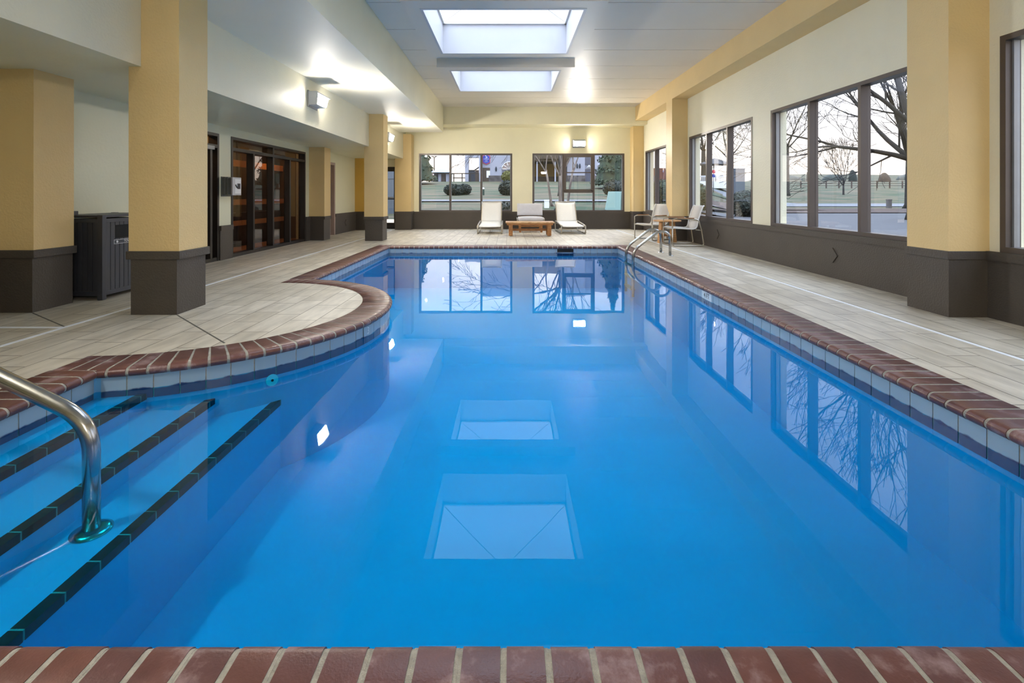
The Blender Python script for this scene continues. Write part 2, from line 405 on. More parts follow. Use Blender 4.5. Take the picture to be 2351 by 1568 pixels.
# coping
mb=MB()
prof=[(.30,-.055),(.30,.004)]+[(.036-.036*math.sin(R(a)), -.026+.030*math.cos(R(a))) for a in (0,18,36,54,72,90,110,130,150)]+[(.03,-.055)]
gprof=[(.302,-.05),(.302,.0028)]+[(.038-.034*math.sin(R(a)), -.026+.0288*math.cos(R(a))) for a in (0,18,36,54,72,90,110,130,150)]+[(.034,-.05)]
PAR=[0]
def coping_brick(p, inward, w_in, w_out, mi):
    PAR[0]^=1; dz=.0006*PAR[0]
    iv=Vector((*inward,0)); t=Vector((-iv.y,iv.x,0)); p=Vector((*p,0))
    for pr,m_,e in ((prof,mi,0),(gprof,3,.0195)):
        vs=[]
        for sgn in (-1,1):
            for d,z in pr:
                w=(w_in+(w_out-w_in)*d/.3+e)/2; q=p-iv*d+t*(w*sgn); vs.append((q.x,q.y,z-(dz if m_==3 else 0)))
        n=len(pr); fs=[(i,(i+1)%n,n+(i+1)%n,n+i) for i in range(n)]
        mb.add(vs,fs,m_,True); mb.add(vs,[tuple(range(n)),tuple(reversed(range(n,2*n)))],m_)
def run(p0,p1,inward,pitch=.1075):
    p0=Vector(p0);p1=Vector(p1);L=(p1-p0).length;n=round(L/pitch);st=(p1-p0)/n;w=L/n-.017
    for i in range(n):
        q=p0+st*(i+.5)+Vector((random.uniform(-.0015,.0015),random.uniform(-.0015,.0015)))
        coping_brick((q.x,q.y),inward,w,w,random.choice((0,0,1,2)))
run((2.34,1.193),(2.34,10.42),(-1,0)); run((-2.58,10.42),(2.34,10.42),(0,-1)); run((-2.58,6.36),(-2.58,10.42),(1,0))
run((-2.58,1.193),(-2.58,3.03),(1,0)); run((-2.58,1.193),(2.34,1.193),(0,1),.107)
nb=47
for i in range(nb):
    a=R(90-180*(i+.5)/nb); arcl=R(180)/nb
    w_in=arcl*PR-.018; w_out=arcl*(PR-.3)-.012
    coping_brick((PC[0]+PR*math.cos(a),PC[1]+PR*math.sin(a)),(math.cos(a),math.sin(a)),w_in,w_out,random.choice((0,0,1,2)))
for (x0,x1,y0,y1) in ((2.35,2.64,10.43,10.72),(-2.88,-2.59,10.43,10.72),(2.35,2.64,.893,1.183),(-2.88,-2.59,.893,1.183)):
    for j in range(3):
        w=(x1-x0)/3; mb.box(x0+j*w,x0+(j+1)*w-.009,y0,y1,-.05,.004,j)
    mb.box(x0-.01,x1,y0-.01,y1+.005,-.051,-.002,3)
# mitre fill pieces beside the two inside corners of the bulge
for sy,ya,yb in ((1,6.07,6.36),(-1,3.31,3.03)):
    mb.add([(-2.88,ya,.0),(-2.88,yb,.0),(-2.59,yb,0),(-2.75,ya,0)],[(0,1,2,3)],3)
put(mb,'coping',BR+[M['grout']],pool)
# skimmer mouth
mb=MB(); mb.box(1.05,1.40,10.435,10.448,-.125,-.056); sk=put(mb,'skimmer_mouth',M['black'],pool); tag(sk,'dark skimmer opening in the far tile band')
# depth markers
def marker(M4,txt):
    mb=MB(); mb.box(-.14,.14,-.045,.045,0,.003,0,M4); o=put(mb,'depth_marker',M['tile_w'],pool)
    text_obj(txt,.085,M4@Matrix.Translation((0,0,.004)),M['darkgrey'],o,'depth_figure')
marker(Matrix.Translation((2.364,5.76,-.10))@Matrix(((0,0,-1,0),(-1,0,0,0),(0,1,0,0),(0,0,0,1))),'4 FT')
a=R(-14); c_,s_=math.cos(a),math.sin(a)
p=(PC[0]+(PR-.022)*c_,PC[1]+(PR-.022)*s_,-.10)
m4=Matrix(((-s_,0,c_,p[0]),(c_,0,s_,p[1]),(0,1,0,p[2]),(0,0,0,1)))
mb=MB(); mb.box(-.07,.07,-.045,.045,0,.003,0,m4); o=put(mb,'depth_marker',M['tile'],pool); text_obj('3',.085,m4@Matrix.Translation((0,0,.004)),M['tile_w'],o,'depth_figure')
# return fitting
a=R(-46); p=Vector((PC[0]+(PR-.03)*math.cos(a),PC[1]+(PR-.03)*math.sin(a),-.235))
mb=MB(); d=Vector((math.cos(a),math.sin(a),0))
mb.tube([p,p+d*.012],.042,20); mb.tube([p+d*.012,p+d*.016],.009,14,1)
rf=put(mb,'return_fitting',[M['white'],M['black']],pool); tag(rf,'round white inlet fitting')

# ------------------------------------------------------------------ handrail + ladder
hr=thing('handrail',(-1.863,2.155,-.40),'bent stainless steel handrail rising out of the pool steps at the lower left','handrail')
mb=MB(); k=2.155
path=[(-1.863,k,-.40),(-1.863,k,.09),(-2.29,k,.300),(-2.62,k,.455),(-3.0,k,.455),(-3.0,k,0.0)]
mb.tube(fillet(path,.14,8),.033,20); put(mb,'rail',M['steel'],hr)
mb=MB(); mb.lathe([(.078,0),(.078,.006),(.06,.016),(.036,.02)],(-1.863,k,-.40),28); put(mb,'flange',M['steel'],hr)
mb=MB(); mb.lathe([(.078,0),(.078,.006),(.06,.016),(.036,.02)],(-3.0,k,.0005),28); put(mb,'flange',M['steel'],hr)

ld=thing('pool_ladder',(2.6,9.07,-.14),'stainless steel pool ladder with two arched rails at the far right of the pool','ladder')
for yy in (8.81,9.34):
    mb=MB()
    path=[(2.945,yy,.0),(2.945,yy,.40),(2.76,yy,.47),(2.27,yy,.10),(2.27,yy,-.75)]
    mb.tube(fillet(path,.16,8),.025,16); put(mb,'rail',M['steel'],ld)
    mb=MB(); mb.lathe([(.06,0.0005),(.06,.006),(.03,.014)],(2.945,yy,0),24); put(mb,'flange',M['steel'],ld)
for zz in (-.21,-.42,-.63):
    mb=MB(); mb.box(2.225,2.315,8.82,9.33,zz,zz+.02); put(mb,'tread',M['brush'],ld)

# ------------------------------------------------------------------ walls with openings
def holed(mb, U, V, holes, mapf, mi=0):
    """rect U=(u0,u1) V=(v0,v1) minus holes, boxes via mapf(u0,u1,v0,v1)"""
    us=sorted({U[0],U[1]}|{h[0] for h in holes}|{h[1] for h in holes}); us=[u for u in us if U[0]<=u<=U[1]]
    for a,b in zip(us,us[1:]):
        cuts=sorted([(h[2],h[3]) for h in holes if h[0]<=a+1e-6 and h[1]>=b-1e-6])
        v=V[0]
        for c,d in cuts:
            if c>v+1e-6: mapf(a,b,v,c)
            v=max(v,d)
        if v<V[1]-1e-6: mapf(a,b,v,V[1])
WR=[(12.30,15.32),(8.59,11.60),(4.96,7.99),(1.22,4.26),(-3.2,-.2)]
ZW0,ZW1=.60,2.505
mb=MB(); holed(mb,(YF,YB+.25),(0,4.0),[(a,b,ZW0,ZW1) for a,b in WR],lambda a,b,c,d: mb.box(XR,XR+.26,a,b,c,d))
struct(mb,'wall_right',M['cream'])
BWs=[(-2.956,.115),(.782,3.81)]; ZB0,ZB1=.572,2.487
mb=MB(); holed(mb,(XL-.25,XR),(0,4.0),[(a,b,ZB0,ZB1) for a,b in BWs]+[(-4.40,-3.70,0,2.05)],lambda a,b,c,d: mb.box(a,b,YB,YB+.25,c,d))
struct(mb,'wall_back',M['butter'])
DL=[(6.85,8.165,0,2.145),(8.53,11.64,0,2.145),(12.62,13.58,0,2.02)]
mb=MB(); holed(mb,(YF,YB),(0,4.0),DL,lambda a,b,c,d: mb.box(XL-.22,XL,a,b,c,d))
struct(mb,'wall_left',M['sage'])
mb=MB(); mb.box(XL-.22,XR+.26,YF-.2,YF,0,4.0); struct(mb,'wall_front',M['butter'])
# wainscot
def dado(name, segs, top, mapf):
    mb=MB()
    for a,b in segs: mapf(mb,a,b)
    return struct(mb,name,M['brown'])
dado('baseboard_right',[(YF,4.357),(4.81,11.7),(12.13,15.5)],.6,lambda m,a,b:(m.box(XR-.018,XR-.0005,a,b,0.0005,.6),m.box(XR-.034,XR-.017,a,b,.522,.6)))
dado('baseboard_back',[(-3.13,4.0)],.57,lambda m,a,b:(m.box(a,b,YB-.018,YB-.0005,0.0005,.57),m.box(a,b,YB-.034,YB-.017,.50,.571)))
dado('baseboard_left',[(YF,4.53),(4.95,6.85),(8.165,8.53),(11.64,11.86),(13.58,15.4)],.585,lambda m,a,b:(m.box(XL+.0005,XL+.03,a,b,0.0005,.585),m.box(XL+.029,XL+.048,a,b,.505,.586)))
# diamond tiles
def diamond(c, axis, s=.098):
    mb=MB(); pts=[(0,s),(s*.95,0),(0,-s),(-s*.95,0)]
    x,y,z=c
    if axis=='x': mb.prism([(y+a,z+b) for a,b in pts],x,x+(-.012 if x>0 else .012),axis='x')
    else: mb.prism([(x+a,z+b) for a,b in pts],y-.012,y,axis='y')
    return put(mb,'diamond_tile',M['brown'])
tag(diamond((XR-.0185,6.43,.305),'x',.1),'raised brown diamond tile low on the wall under the biggest visible window','wall tile')
tag(diamond((XR-.0185,10.0,.30),'x',.1),'raised brown diamond tile on the wainscot behind the right patio chair','wall tile')
tag(diamond((-1.46,YB-.0185,.29),'y'),'faint brown diamond tile on the far wainscot, left of the left chaise','wall tile')
tag(diamond((2.36,YB-.0185,.29),'y'),'faint brown diamond tile on the far wainscot, behind the right chaise','wall tile')
tag(diamond((XL+.0305,14.46,.29),'x'),'brown diamond tile on the left wall wainscot past the mauve door','wall tile')

# ------------------------------------------------------------------ ceilings, beams
SK=[(3.2,5.7,3.45,5.45),(6.45,9.06,6.75,8.81),(9.78,12.2,10.07,12.0)]  # first skylight is unseen, added to let in more light
SX=(-1.46,1.34,-1.2,1.05)
seams=[YF]+[YF+ (6.95-1.13*9-YF)+1.13*i for i in range(0,20)]
seams=[s for s in seams if YF<=s<15.3]+[15.3]
mb=MB()
for a,b in zip(seams,seams[1:]):
    hol=[(SX[2]-.04,SX[3]+.04,max(a,k_[2]-.04),min(b,k_[3]+.04)) for k_ in SK if k_[2]-.04<b and k_[3]+.04>a]
    holed(mb,(-2.045,3.96),(a+.008,b-.008),hol,lambda u0,u1,v0,v1: mb.box(u0,u1,v0,v1,ZC,ZC+.03))
    holed(mb,(-2.045,3.96),(a,b),hol,lambda u0,u1,v0,v1: mb.box(u0,u1,v0,v1,ZC+.0305,ZC+.04,1))
struct(mb,'ceiling',[M['ceil'],mat('shadow_gap_backing',(70,70,72),.8,var=.05)])
mb=MB(); holed(mb,(XL-.2,XR+.2),(YF-.2,YB+.25),[(SX[2]-.04,SX[3]+.04,k_[2]-.04,k_[3]+.04) for k_ in SK],lambda u0,u1,v0,v1: mb.box(u0,u1,v0,v1,4.0,4.1))
mb.box(-2.05,3.97,YF,15.3,ZC+.031,ZC+.032) if False else None
struct(mb,'ceiling_roof',M['seam'])
for n_,(a,b,c,d) in enumerate(SK):
    w=thing('window_%d'%(20+n_),((SX[2]+SX[3])/2,(c+d)/2,3.70),kind='structure')
    mb=MB(); x0,x1,x2,x3=SX[0],SX[2],SX[3],SX[1]
    mb.box(x0,x1-.04,a,b,3.70,ZC-.001); mb.box(x2+.04,x3,a,b,3.70,ZC-.001); mb.box(x1-.04,x2+.04,a,c-.04,3.70,ZC-.001); mb.box(x1-.04,x2+.04,d+.04,b,3.70,ZC-.001)
    put(mb,'skylight_surround',M['ceil'],w)
    mb=MB()
    for q in ((x1-.04,x1,c-.04,d+.04),(x2,x2+.04,c-.04,d+.04),(x1,x2,c-.04,c),(x1,x2,d,d+.04)): mb.box(*q,3.695,4.25)
    put(mb,'skylight_shaft',M['shaft'],w)
    mb=MB(); e=.03
    for q in ((x1,x1+e,c,d),(x2-e,x2,c,d),(x1,x2,c,c+e),(x1,x2,d-e,d)): mb.box(*q,4.225,4.25)
    put(mb,'skylight_frame',M['ceil'],w)
    mb=MB(); cx=(x1+x2)/2; cy=(c+d)/2
    base=[(x1,c,4.25),(x2,c,4.25),(x2,d,4.25),(x1,d,4.25)]; ap=(cx,cy,4.62)
    mb.add(base+[ap],[(0,1,4),(1,2,4),(2,3,4),(3,0,4)]); put(mb,'dome_pane',M['dome'],w)
    mb=MB()
    for q in base: mb.tube([q,ap],.006,6)
    put(mb,'dome_rib',M['ceil'],w)
mb=MB(); mb.box(-3.40,-2.045,YF,15.05,ZS,4.0); struct(mb,'ceiling_soffit',M['cream_l'])
mb=MB(); mb.box(-2.055,-2.043,YF,15.05,ZS+.001,ZC+.02); struct(mb,'trim_1',M['butter'])
mb=MB(); mb.box(XL,-3.40,YF,YB,ZF,4.0); struct(mb,'ceiling_lower',M['sage'])
mb=MB(); mb.box(-3.402,-3.392,YF,15.5,ZF+.0005,ZS); struct(mb,'trim_2',M['cream'])
mb=MB(); mb.box(3.96,XR,YF,15.1,3.443,4.0); struct(mb,'trim_3',M['yellow'])
mb=MB(); mb.box(-3.40,XR,15.1,YB,3.335,4.0); struct(mb,'trim_4',M['butter'])

# ------------------------------------------------------------------ columns
def column(x0,x1,y0,y1,top,label,prot=.03,base_in=.022,cap=(.511,.588),extra=None, shaft=None, m='yellow', group='yellow pillars with brown bases'):
    t=thing('column',((x0+x1)/2,(y0+y1)/2,0),label,'column',group)
    mb=MB(); mb.box(x0,x1,y0,y1,cap[0],top)
    if extra: mb.box(*extra)
    put(mb,'shaft',M[m],t)
    lw = base_in if x0>XL+.01 else 0; rw = base_in if x1<XR-.01 else 0
    mb=MB(); mb.box(x0+lw,x1-rw,y0+base_in*0,y1,0.0005,cap[0]+.001); put(mb,'base',M['brown'],t)
    lp = prot if x0>XL+.01 else 0; rp = prot if x1<XR-.01 else 0
    mb=MB(); mb.box(x0-lp,x1+rp,y0-prot,y1+prot*(y1<YB-.02),cap[0],cap[1]); put(mb,'cap',M['brown'],t,.006)
    return t
# two free standing ones: full height beyond the fascia plane
column(-3.505,-3.04,4.45,4.87,ZF,'tall freestanding yellow pillar nearest the camera, at the left by the towel bin',.017,.02,extra=(-3.391,-3.04,4.45,4.87,ZF,ZS))
column(-3.505,-3.04,11.70,12.12,ZF,'freestanding yellow pillar at the far left corner of the pool',.017,.02,extra=(-3.391,-3.04,11.70,12.12,ZF,ZS))
column(XL,-4.46,4.53,4.95,ZF,'yellow pillar against the left wall at the left edge of the view, beside the towel bin',.018,.012)
column(XL,-4.53,11.86,12.27,ZF,'short yellow pillar on the left wall just past the glass doors',.018,.012)
column(-4.91,-4.45,15.4,15.899,ZF,'deep ochre corner pillar in the far left recess',.015,.01,m='deep')
column(-3.66,-3.13,15.5,15.899,ZS,'yellow pillar on the far wall between the glazed door and the left window',.012,.006)
column(3.97,XR,4.357,4.81,3.443,'wide yellow pillar on the window wall at the right, nearest the camera',.008,.002,(.52,.598))
column(3.96,XR,11.70,12.13,3.443,'yellow pillar on the window wall behind the round teak table',.008,.002,(.52,.598))
column(4.0,XR,15.5,15.899,3.335,'narrow yellow pillar in the far right corner',.008,.002,(.51,.59))

# ------------------------------------------------------------------ windows
def window(n, kind, a, b, z0, z1, lites, sash=None, frame=M['bronze']):
    """kind 'R' right wall (u=Y), 'B' back wall (u=X)"""
    org = (XR+.05,(a+b)/2,z0) if kind=='R' else ((a+b)/2,YB+.05,z0)
    w=thing('window_%d'%n,org,kind='structure')
    def bx(mb,u0,u1,d0,d1,v0,v1,mi=0):
        if kind=='R': mb.box(XR+d0,XR+d1,u0,u1,v0,v1,mi)
        else: mb.box(u0,u1,YB+d0,YB+d1,v0,v1,mi)
    fw=.05
    mb=MB(); e=.0006
    bx(mb,a+e,a+fw,-.006,.13,z0+e,z1-e); bx(mb,b-fw,b-e,-.006,.13,z0+e,z1-e); bx(mb,a+fw,b-fw,-.006,.13,z0+e,z0+fw); bx(mb,a+fw,b-fw,-.006,.13,z1-fw,z1-e)
    # slim inner stop
    bx(mb,a+fw,a+fw+.018,.05,.10,z0+fw,z1-fw,1); bx(mb,b-fw-.018,b-fw,.05,.10,z0+fw,z1-fw,1)
    put(mb,'window_frame',[frame,M['plate']],w)
    n_=lites; us=[a+(b-a)*i/n_ for i in range(n_+1)]
    for u in us[1:-1]:
        mb=MB(); bx(mb,u-.026,u+.026,-.004,.12,z0+fw,z1-fw); bx(mb,u+.026,u+.04,.05,.10,z0+fw,z1-fw,1); put(mb,'mullion',[frame,M['plate']],w)
    for i in range(n_):
        u0=us[i]+(.05 if i==0 else .026); u1=us[i+1]-(.05 if i==n_-1 else .026)
        v0=z0+fw
        if sash==i: 
            v0s=1.24; mb=MB()
            bx(mb,u0,u1,-.02,.11,v0s-.05,v0s+.03)
            bx(mb,u0,u0+.07,-.02,.08,v0s,z1-fw); bx(mb,u1-.07,u1,-.02,.08,v0s,z1-fw); bx(mb,u0+.07,u1-.07,-.02,.08,z1-fw-.07,z1-fw)
            bx(mb,u0+.07,u1-.07,.0,.06,1.84,1.875)
            bx(mb,u0+.07,u1-.07,.0,.05,v0s+.03,v0s+.07)
            put(mb,'sash',frame,w)
            mb=MB(); bx(mb,u0+.07,u1-.07,.055,.061,v0s+.03,z1-fw-.07); put(mb,'pane',M['glass'],w)
            mb=MB(); bx(mb,u0,u1,.075,.081,v0,v0s-.05); put(mb,'pane',M['glass'],w)
        else:
            mb=MB(); bx(mb,u0,u1,.075,.081,v0,z1-fw); put(mb,'pane',M['glass'],w)
    return w
for i,(a,b) in enumerate(WR): window(i+1,'R',a,b,ZW0,ZW1,3)
window(6,'B',BWs[0][0],BWs[0][1],ZB0,ZB1,3)
window(7,'B',BWs[1][0],BWs[1][1],ZB0,ZB1,3,sash=1)

# ------------------------------------------------------------------ left doors
def lb(mb,y0,y1,d0,d1,z0,z1,mi=0): mb.box(XL-d1,XL-d0,y0,y1,z0,z1,mi)   # d = depth into the wall
def storefront(n,a,b,z1,mull,tmull,label_parts=None,transom=(1.90,1.955)):
    w=thing('door_%d'%n,(XL-.05,(a+b)/2,0),kind='structure')
    mb=MB(); fw=.05; e=.0006
    lb(mb,a+e,a+fw,-.012,.14,.0005,z1-e); lb(mb,b-fw,b-e,-.012,.14,.0005,z1-e); lb(mb,a+fw,b-fw,-.012,.14,z1-fw,z1-e)
    lb(mb,a+fw,b-fw,-.010,.14,transom[0],transom[1]); lb(mb,a+fw,b-fw,-.004,.14,.0005,.06)
    put(mb,'door_frame',M['darkframe'],w)
    for u in mull:
        mb=MB(); lb(mb,u-.028,u+.028,-.012,.12,.06,transom[0]); put(mb,'mullion',M['darkframe'],w)
    for u in tmull:
        mb=MB(); lb(mb,u-.028,u+.028,-.012,.12,transom[1],z1-fw); put(mb,'transom_mullion',M['darkframe'],w)
    us=[a+fw-.028]+list(mull)+[b-fw+.028]
    for i in range(len(us)-1):
        mb=MB(); lb(mb,us[i]+.028,us[i+1]-.028,.10,.106,.06,transom[0]); put(mb,'pane',M['tinted'],w)
    us=[a+fw-.028]+list(tmull)+[b-fw+.028]
    for i in range(len(us)-1):
        mb=MB(); lb(mb,us[i]+.028,us[i+1]-.028,.10,.106,transom[1],z1-fw); put(mb,'pane',M['tinted'],w)
    return w
storefront(2,8.53,11.64,2.145,[9.28,10.05,10.82],[10.05])
d1=storefront(1,6.85,8.165,2.145,[7.95],[])
mb=MB(); lb(mb,7.0,7.9,.02,.06,.9,.96); put(mb,'push_bar',M['plate'],d1)
mb=MB(); lb(mb,7.62,7.98,-.05,.02,1.86,1.92); put(mb,'door_closer',M['plate'],d1)
# mauve door
d3=thing('door_3',(XL-.05,13.1,0),kind='structure')
mb=MB(); lb(mb,12.6206,12.70,-.03,.12,.0005,2.019); lb(mb,13.50,13.5794,-.03,.12,.0005,2.019); lb(mb,12.70,13.50,-.03,.12,1.95,2.019); put(mb,'door_frame',M['mauve'],d3)
mb=MB(); lb(mb,12.70,13.50,.06,.10,.008,1.95); put(mb,'door_leaf',M['mauve_shade'],d3)
# back glazed door
d4=thing('door_4',(-4.05,YB+.1,0),kind='structure')
mb=MB(); x0,x1=-4.3994,-3.7006
for q in ((x0,x0+.07,0.0005,2.049),(x1-.10,x1,0.0005,2.049),(x0+.07,x1-.1,1.90,2.049),(x0+.07,x1-.1,.0005,.20),(x0+.07,x1-.1,.97,1.0)): mb.box(q[0],q[1],YB+.08,YB+.16,q[2],q[3])
put(mb,'door_frame',M['darkframe'],d4)
mb=MB(); mb.box(x0+.07,x1-.1,YB+.117,YB+.123,.2,.97); put(mb,'pane',M['glass'],d4)
mb=MB(); mb.box(x0+.07,x1-.1,YB+.117,YB+.123,1.0,1.90); put(mb,'pane',M['glass'],d4)
mb=MB(); mb.box(x0+.08,x1-.11,YB+.05,YB+.08,1.02,1.05); put(mb,'push_bar',M['plate'],d4)
# hall behind the glass doors
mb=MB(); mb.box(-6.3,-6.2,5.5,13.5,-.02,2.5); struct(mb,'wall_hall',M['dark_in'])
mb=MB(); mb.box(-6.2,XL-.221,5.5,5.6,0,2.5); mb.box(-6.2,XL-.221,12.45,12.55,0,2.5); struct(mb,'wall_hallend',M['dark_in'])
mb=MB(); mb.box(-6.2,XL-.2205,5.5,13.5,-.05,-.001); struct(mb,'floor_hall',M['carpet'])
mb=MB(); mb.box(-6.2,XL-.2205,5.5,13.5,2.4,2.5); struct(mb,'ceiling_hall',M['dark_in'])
for k_,y_ in enumerate((7.6,9.6,11.6)):  # warm lights added to brighten the dim hall behind the glass
    t=thing('hall_fill_light',(-5.5,y_,2.36),('nearest','middle','farthest')[k_]+' added warm fill light in the hall behind the glass doors','fill light','added hall fill lights')
    mb=MB(); mb.lathe([(.11,.04),(.11,0),(.095,0),(.095,.02)],(-5.5,y_,2.36),20); put(mb,'rim',M['plate'],t)
    mb=MB(); mb.lathe([(.09,.004),(.09,.01)],(-5.5,y_,2.36),20); put(mb,'fill_disc',M['warm'],t)
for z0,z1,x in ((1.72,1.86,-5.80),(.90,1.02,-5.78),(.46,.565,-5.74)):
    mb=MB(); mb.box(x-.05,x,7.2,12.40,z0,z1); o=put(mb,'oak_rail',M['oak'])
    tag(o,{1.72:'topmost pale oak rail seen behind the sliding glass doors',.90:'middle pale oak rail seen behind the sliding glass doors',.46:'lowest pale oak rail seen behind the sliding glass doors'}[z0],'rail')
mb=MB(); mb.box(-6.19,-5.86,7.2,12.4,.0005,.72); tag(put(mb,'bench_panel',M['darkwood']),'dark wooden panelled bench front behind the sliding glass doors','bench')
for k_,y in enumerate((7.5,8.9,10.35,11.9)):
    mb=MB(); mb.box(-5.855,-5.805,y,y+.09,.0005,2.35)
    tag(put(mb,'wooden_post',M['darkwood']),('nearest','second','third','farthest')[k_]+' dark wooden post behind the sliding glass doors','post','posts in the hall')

# ------------------------------------------------------------------ wall lamps
def wall_lamp(loc, ang, label, proto=[None]):
    if proto[0] is None:
        t=thing('wall_lamp',(0,0,0))
        mb=MB(); mb.box(.0008,.02,-.20,.20,-.14,.14); put(mb,'back_plate',M['plate'],t,.004)
        mb=MB(); mb.prism([(.02,.125),(.15,.125),(.25,.060),(.246,.052),(.145,.105),(.02,.105)],-.188,.188); mb.prism([(.02,.105),(.10,.105),(.09,-.10),(.02,-.11)],-.184,.184)
        for q in ((-.192,-.186),(.186,.192)): mb.prism([(.02,.12),(.15,.12),(.185,.075),(.165,-.095),(.02,-.11)],*q)
        mb.prism([(.09,-.1),(.165,-.095),(.165,-.101),(.09,-.107)],-.186,.186); put(mb,'housing',M['housing'],t)
        mb=MB(); mb.prism([(.105,.100),(.145,.100),(.218,.063),(.178,-.082),(.105,-.094)],-.183,.183); put(mb,'lens',M['lamp'],t)
        proto[0]=t; o=t
    else: o=copy_tree(proto[0])
    o.location=loc; o.rotation_euler=(0,0,ang); tag(o,label,'wall light','lit wall pack lights'); return o
wall_lamp((-3.392,8.32,2.74),0,'lit wall light on the cream fascia between the two freestanding pillars')
wall_lamp((-3.392,13.2,2.69),0,'lit wall light just past the far freestanding pillar')
wall_lamp((2.30,YB,2.81),R(-90),'lit wall light above the right far window')
wall_lamp((-3.392,1.1,2.74),0,'lit wall light on the fascia level with the camera')
wall_lamp((2.6,YF,2.81),R(90),'added unseen fill light on the right half of the wall behind the camera')  # unseen lamp added behind the camera to brighten the room

# ------------------------------------------------------------------ phone box
ph=thing('emergency_phone_box',(XL,8.36,1.10),'grey wall-mounted emergency phone box with silver front beside the glass doors','phone box')
mb=MB(); mb.box(XL+.0008,XL+.014,8.225,8.50,1.085,1.425); mb.box(XL+.014,XL+.17,8.245,8.49,1.12,1.40)
for x in (.05,.10): mb.box(XL+x,XL+x+.016,8.235,8.492,1.10,1.42)
put(mb,'shell',M['phone'],ph,.003)
mb=MB(); mb.box(XL+.17,XL+.20,8.235,8.50,1.105,1.415); fc=put(mb,'front_door',M['phone_f'],ph,.006)
mb=MB(); mb.box(XL+.2005,XL+.203,8.30,8.485,1.135,1.385); put(mb,'label_plate',M['white'],fc)
mb=MB(); mb.box(XL+.2035,XL+.206,8.37,8.46,1.215,1.31)
mb.tube([(XL+.206,8.31,1.285),(XL+.206,8.34,1.25),(XL+.206,8.40,1.225)],.012,8)
put(mb,'handset_emblem',M['darkgrey'],fc)

# ------------------------------------------------------------------ towel bin
tb=thing('towel_bin',(-4.56,5.46,0),'dark charcoal slatted towel bin between the two left pillars','bin')
X0,X1,Y0,Y1=-4.862,-4.262,5.06,5.95
mb=MB(); mb.box(X0+.02,X1-.02,Y0+.02,Y1-.02,.04,.84); put(mb,'body',M['can_b'],tb)
for (x,y) in ((X0,Y0),(X1-.055,Y0),(X0,Y1-.055),(X1-.055,Y1-.055)):
    mb=MB(); mb.box(x,x+.055,y,y+.055,.0005,.895); put(mb,'corner_post',M['can'],tb,.004)
def slats(side):
    mb=MB(); n=13 if side else 9
    if side:
        w=(Y1-Y0-.11)/n
        for i in range(n):
            y=Y0+.055+i*w+.003
            if 2<=i<=10: mb.box(X1-.02,X1-.008,y,y+w-.006,.09,.635); mb.box(X1-.02,X1-.008,y,y+w-.006,.78,.815)
            else: mb.box(X1-.02,X1-.008,y,y+w-.006,.09,.815)
        mb.box(X1-.03,X1-.002,Y0+.055,Y1-.055,.045,.09); mb.box(X1-.03,X1-.002,Y0+.055,Y1-.055,.815,.855)
    else:
        w=(X1-X0-.11)/n
        for i in range(n):
            x=X0+.055+i*w+.003; mb.box(x,x+w-.006,Y0+.008,Y0+.02,.09,.815)
        mb.box(X0+.055,X1-.055,Y0+.002,Y0+.03,.045,.09); mb.box(X0+.055,X1-.055,Y0+.002,Y0+.03,.815,.855)
    return mb
put(slats(1),'slatted_front',M['can'],tb,.0015); put(slats(0),'slatted_side',M['can'],tb,.0015)
mb=MB(); mb.box(X1-.021,X1-.0195,Y0+.19,Y1-.19,.635,.78); put(mb,'slot',M['black'],tb)
mb=MB(); mb.box(X0+.01,X1-.01,Y0+.01,Y1-.01,.868,.892); put(mb,'lid',M['can'],tb,.004)
mb=MB(); mb.box(-4.66,-4.60,5.10,5.16,.892,.935); put(mb,'lid_knob',M['can'],tb,.004)
mb=MB(); ya,yb=5.22,5.66; mb.box(X1-.0078,X1-.0060,ya,yb,.575,.622)
pl=put(mb,'label_strip',M['text_w'],tb)
mb=MB(); mb.box(X1-.0058,X1-.0050,ya+.004,yb-.004,.579,.618); put(mb,'label_field',M['can'],pl)
mb=MB(); mb.lathe([(.013,0),(.013,.001)],(0,0,0),16)
mb.v=[(X1-.0045+z,ya+.04+x,.5985+y) for x,y,z in mb.v]; put(mb,'label_icon',M['text_w'],pl)
text_obj('TOWELS ONLY',.036,Matrix(((0,0,1,X1-.0046),(1,0,0,(ya+yb)/2+.035),(0,1,0,.5985),(0,0,0,1))),M['text_w'],pl)

# ------------------------------------------------------------------ chaise lounges
def slab_path(mb, prof, w0, w1, th, mi=0):
    """sheet following prof [(y,z)] with widths, thickness th"""
    n=len(prof); vs=[]
    for i,(y,z) in enumerate(prof):
        a=prof[max(0,i-1)]; b=prof[min(n-1,i+1)]; t=Vector((b[0]-a[0],b[1]-a[1])).normalized(); nx,nz=-t[1],t[0]
        w=(w0+(w1-w0)*i/(n-1))/2
        for s in (-1,-.5,0,.5,1):
            sag=-.012*(1-s*s)
            vs.append((s*w,y+nx*sag,z+nz*sag)); vs.append((s*w,y+nx*(sag-th),z+nz*(sag-th)))
    fs=[]
    for i in range(n-1):
        for j in range(4):
            o=i*10+j*2; q=o+10
            fs.append((o,o+2,q+2,q)); fs.append((o+1,q+1,q+3,o+3))
        o=i*10;q=o+10; fs.append((o,q,q+1,o+1)); fs.append((o+8,o+9,q+9,q+8))
    for o in (0,(n-1)*10):
        for j in range(4): fs.append((o+j*2,o+j*2+1,o+j*2+3,o+j*2+2))
    mb.add(vs,fs,mi,True)
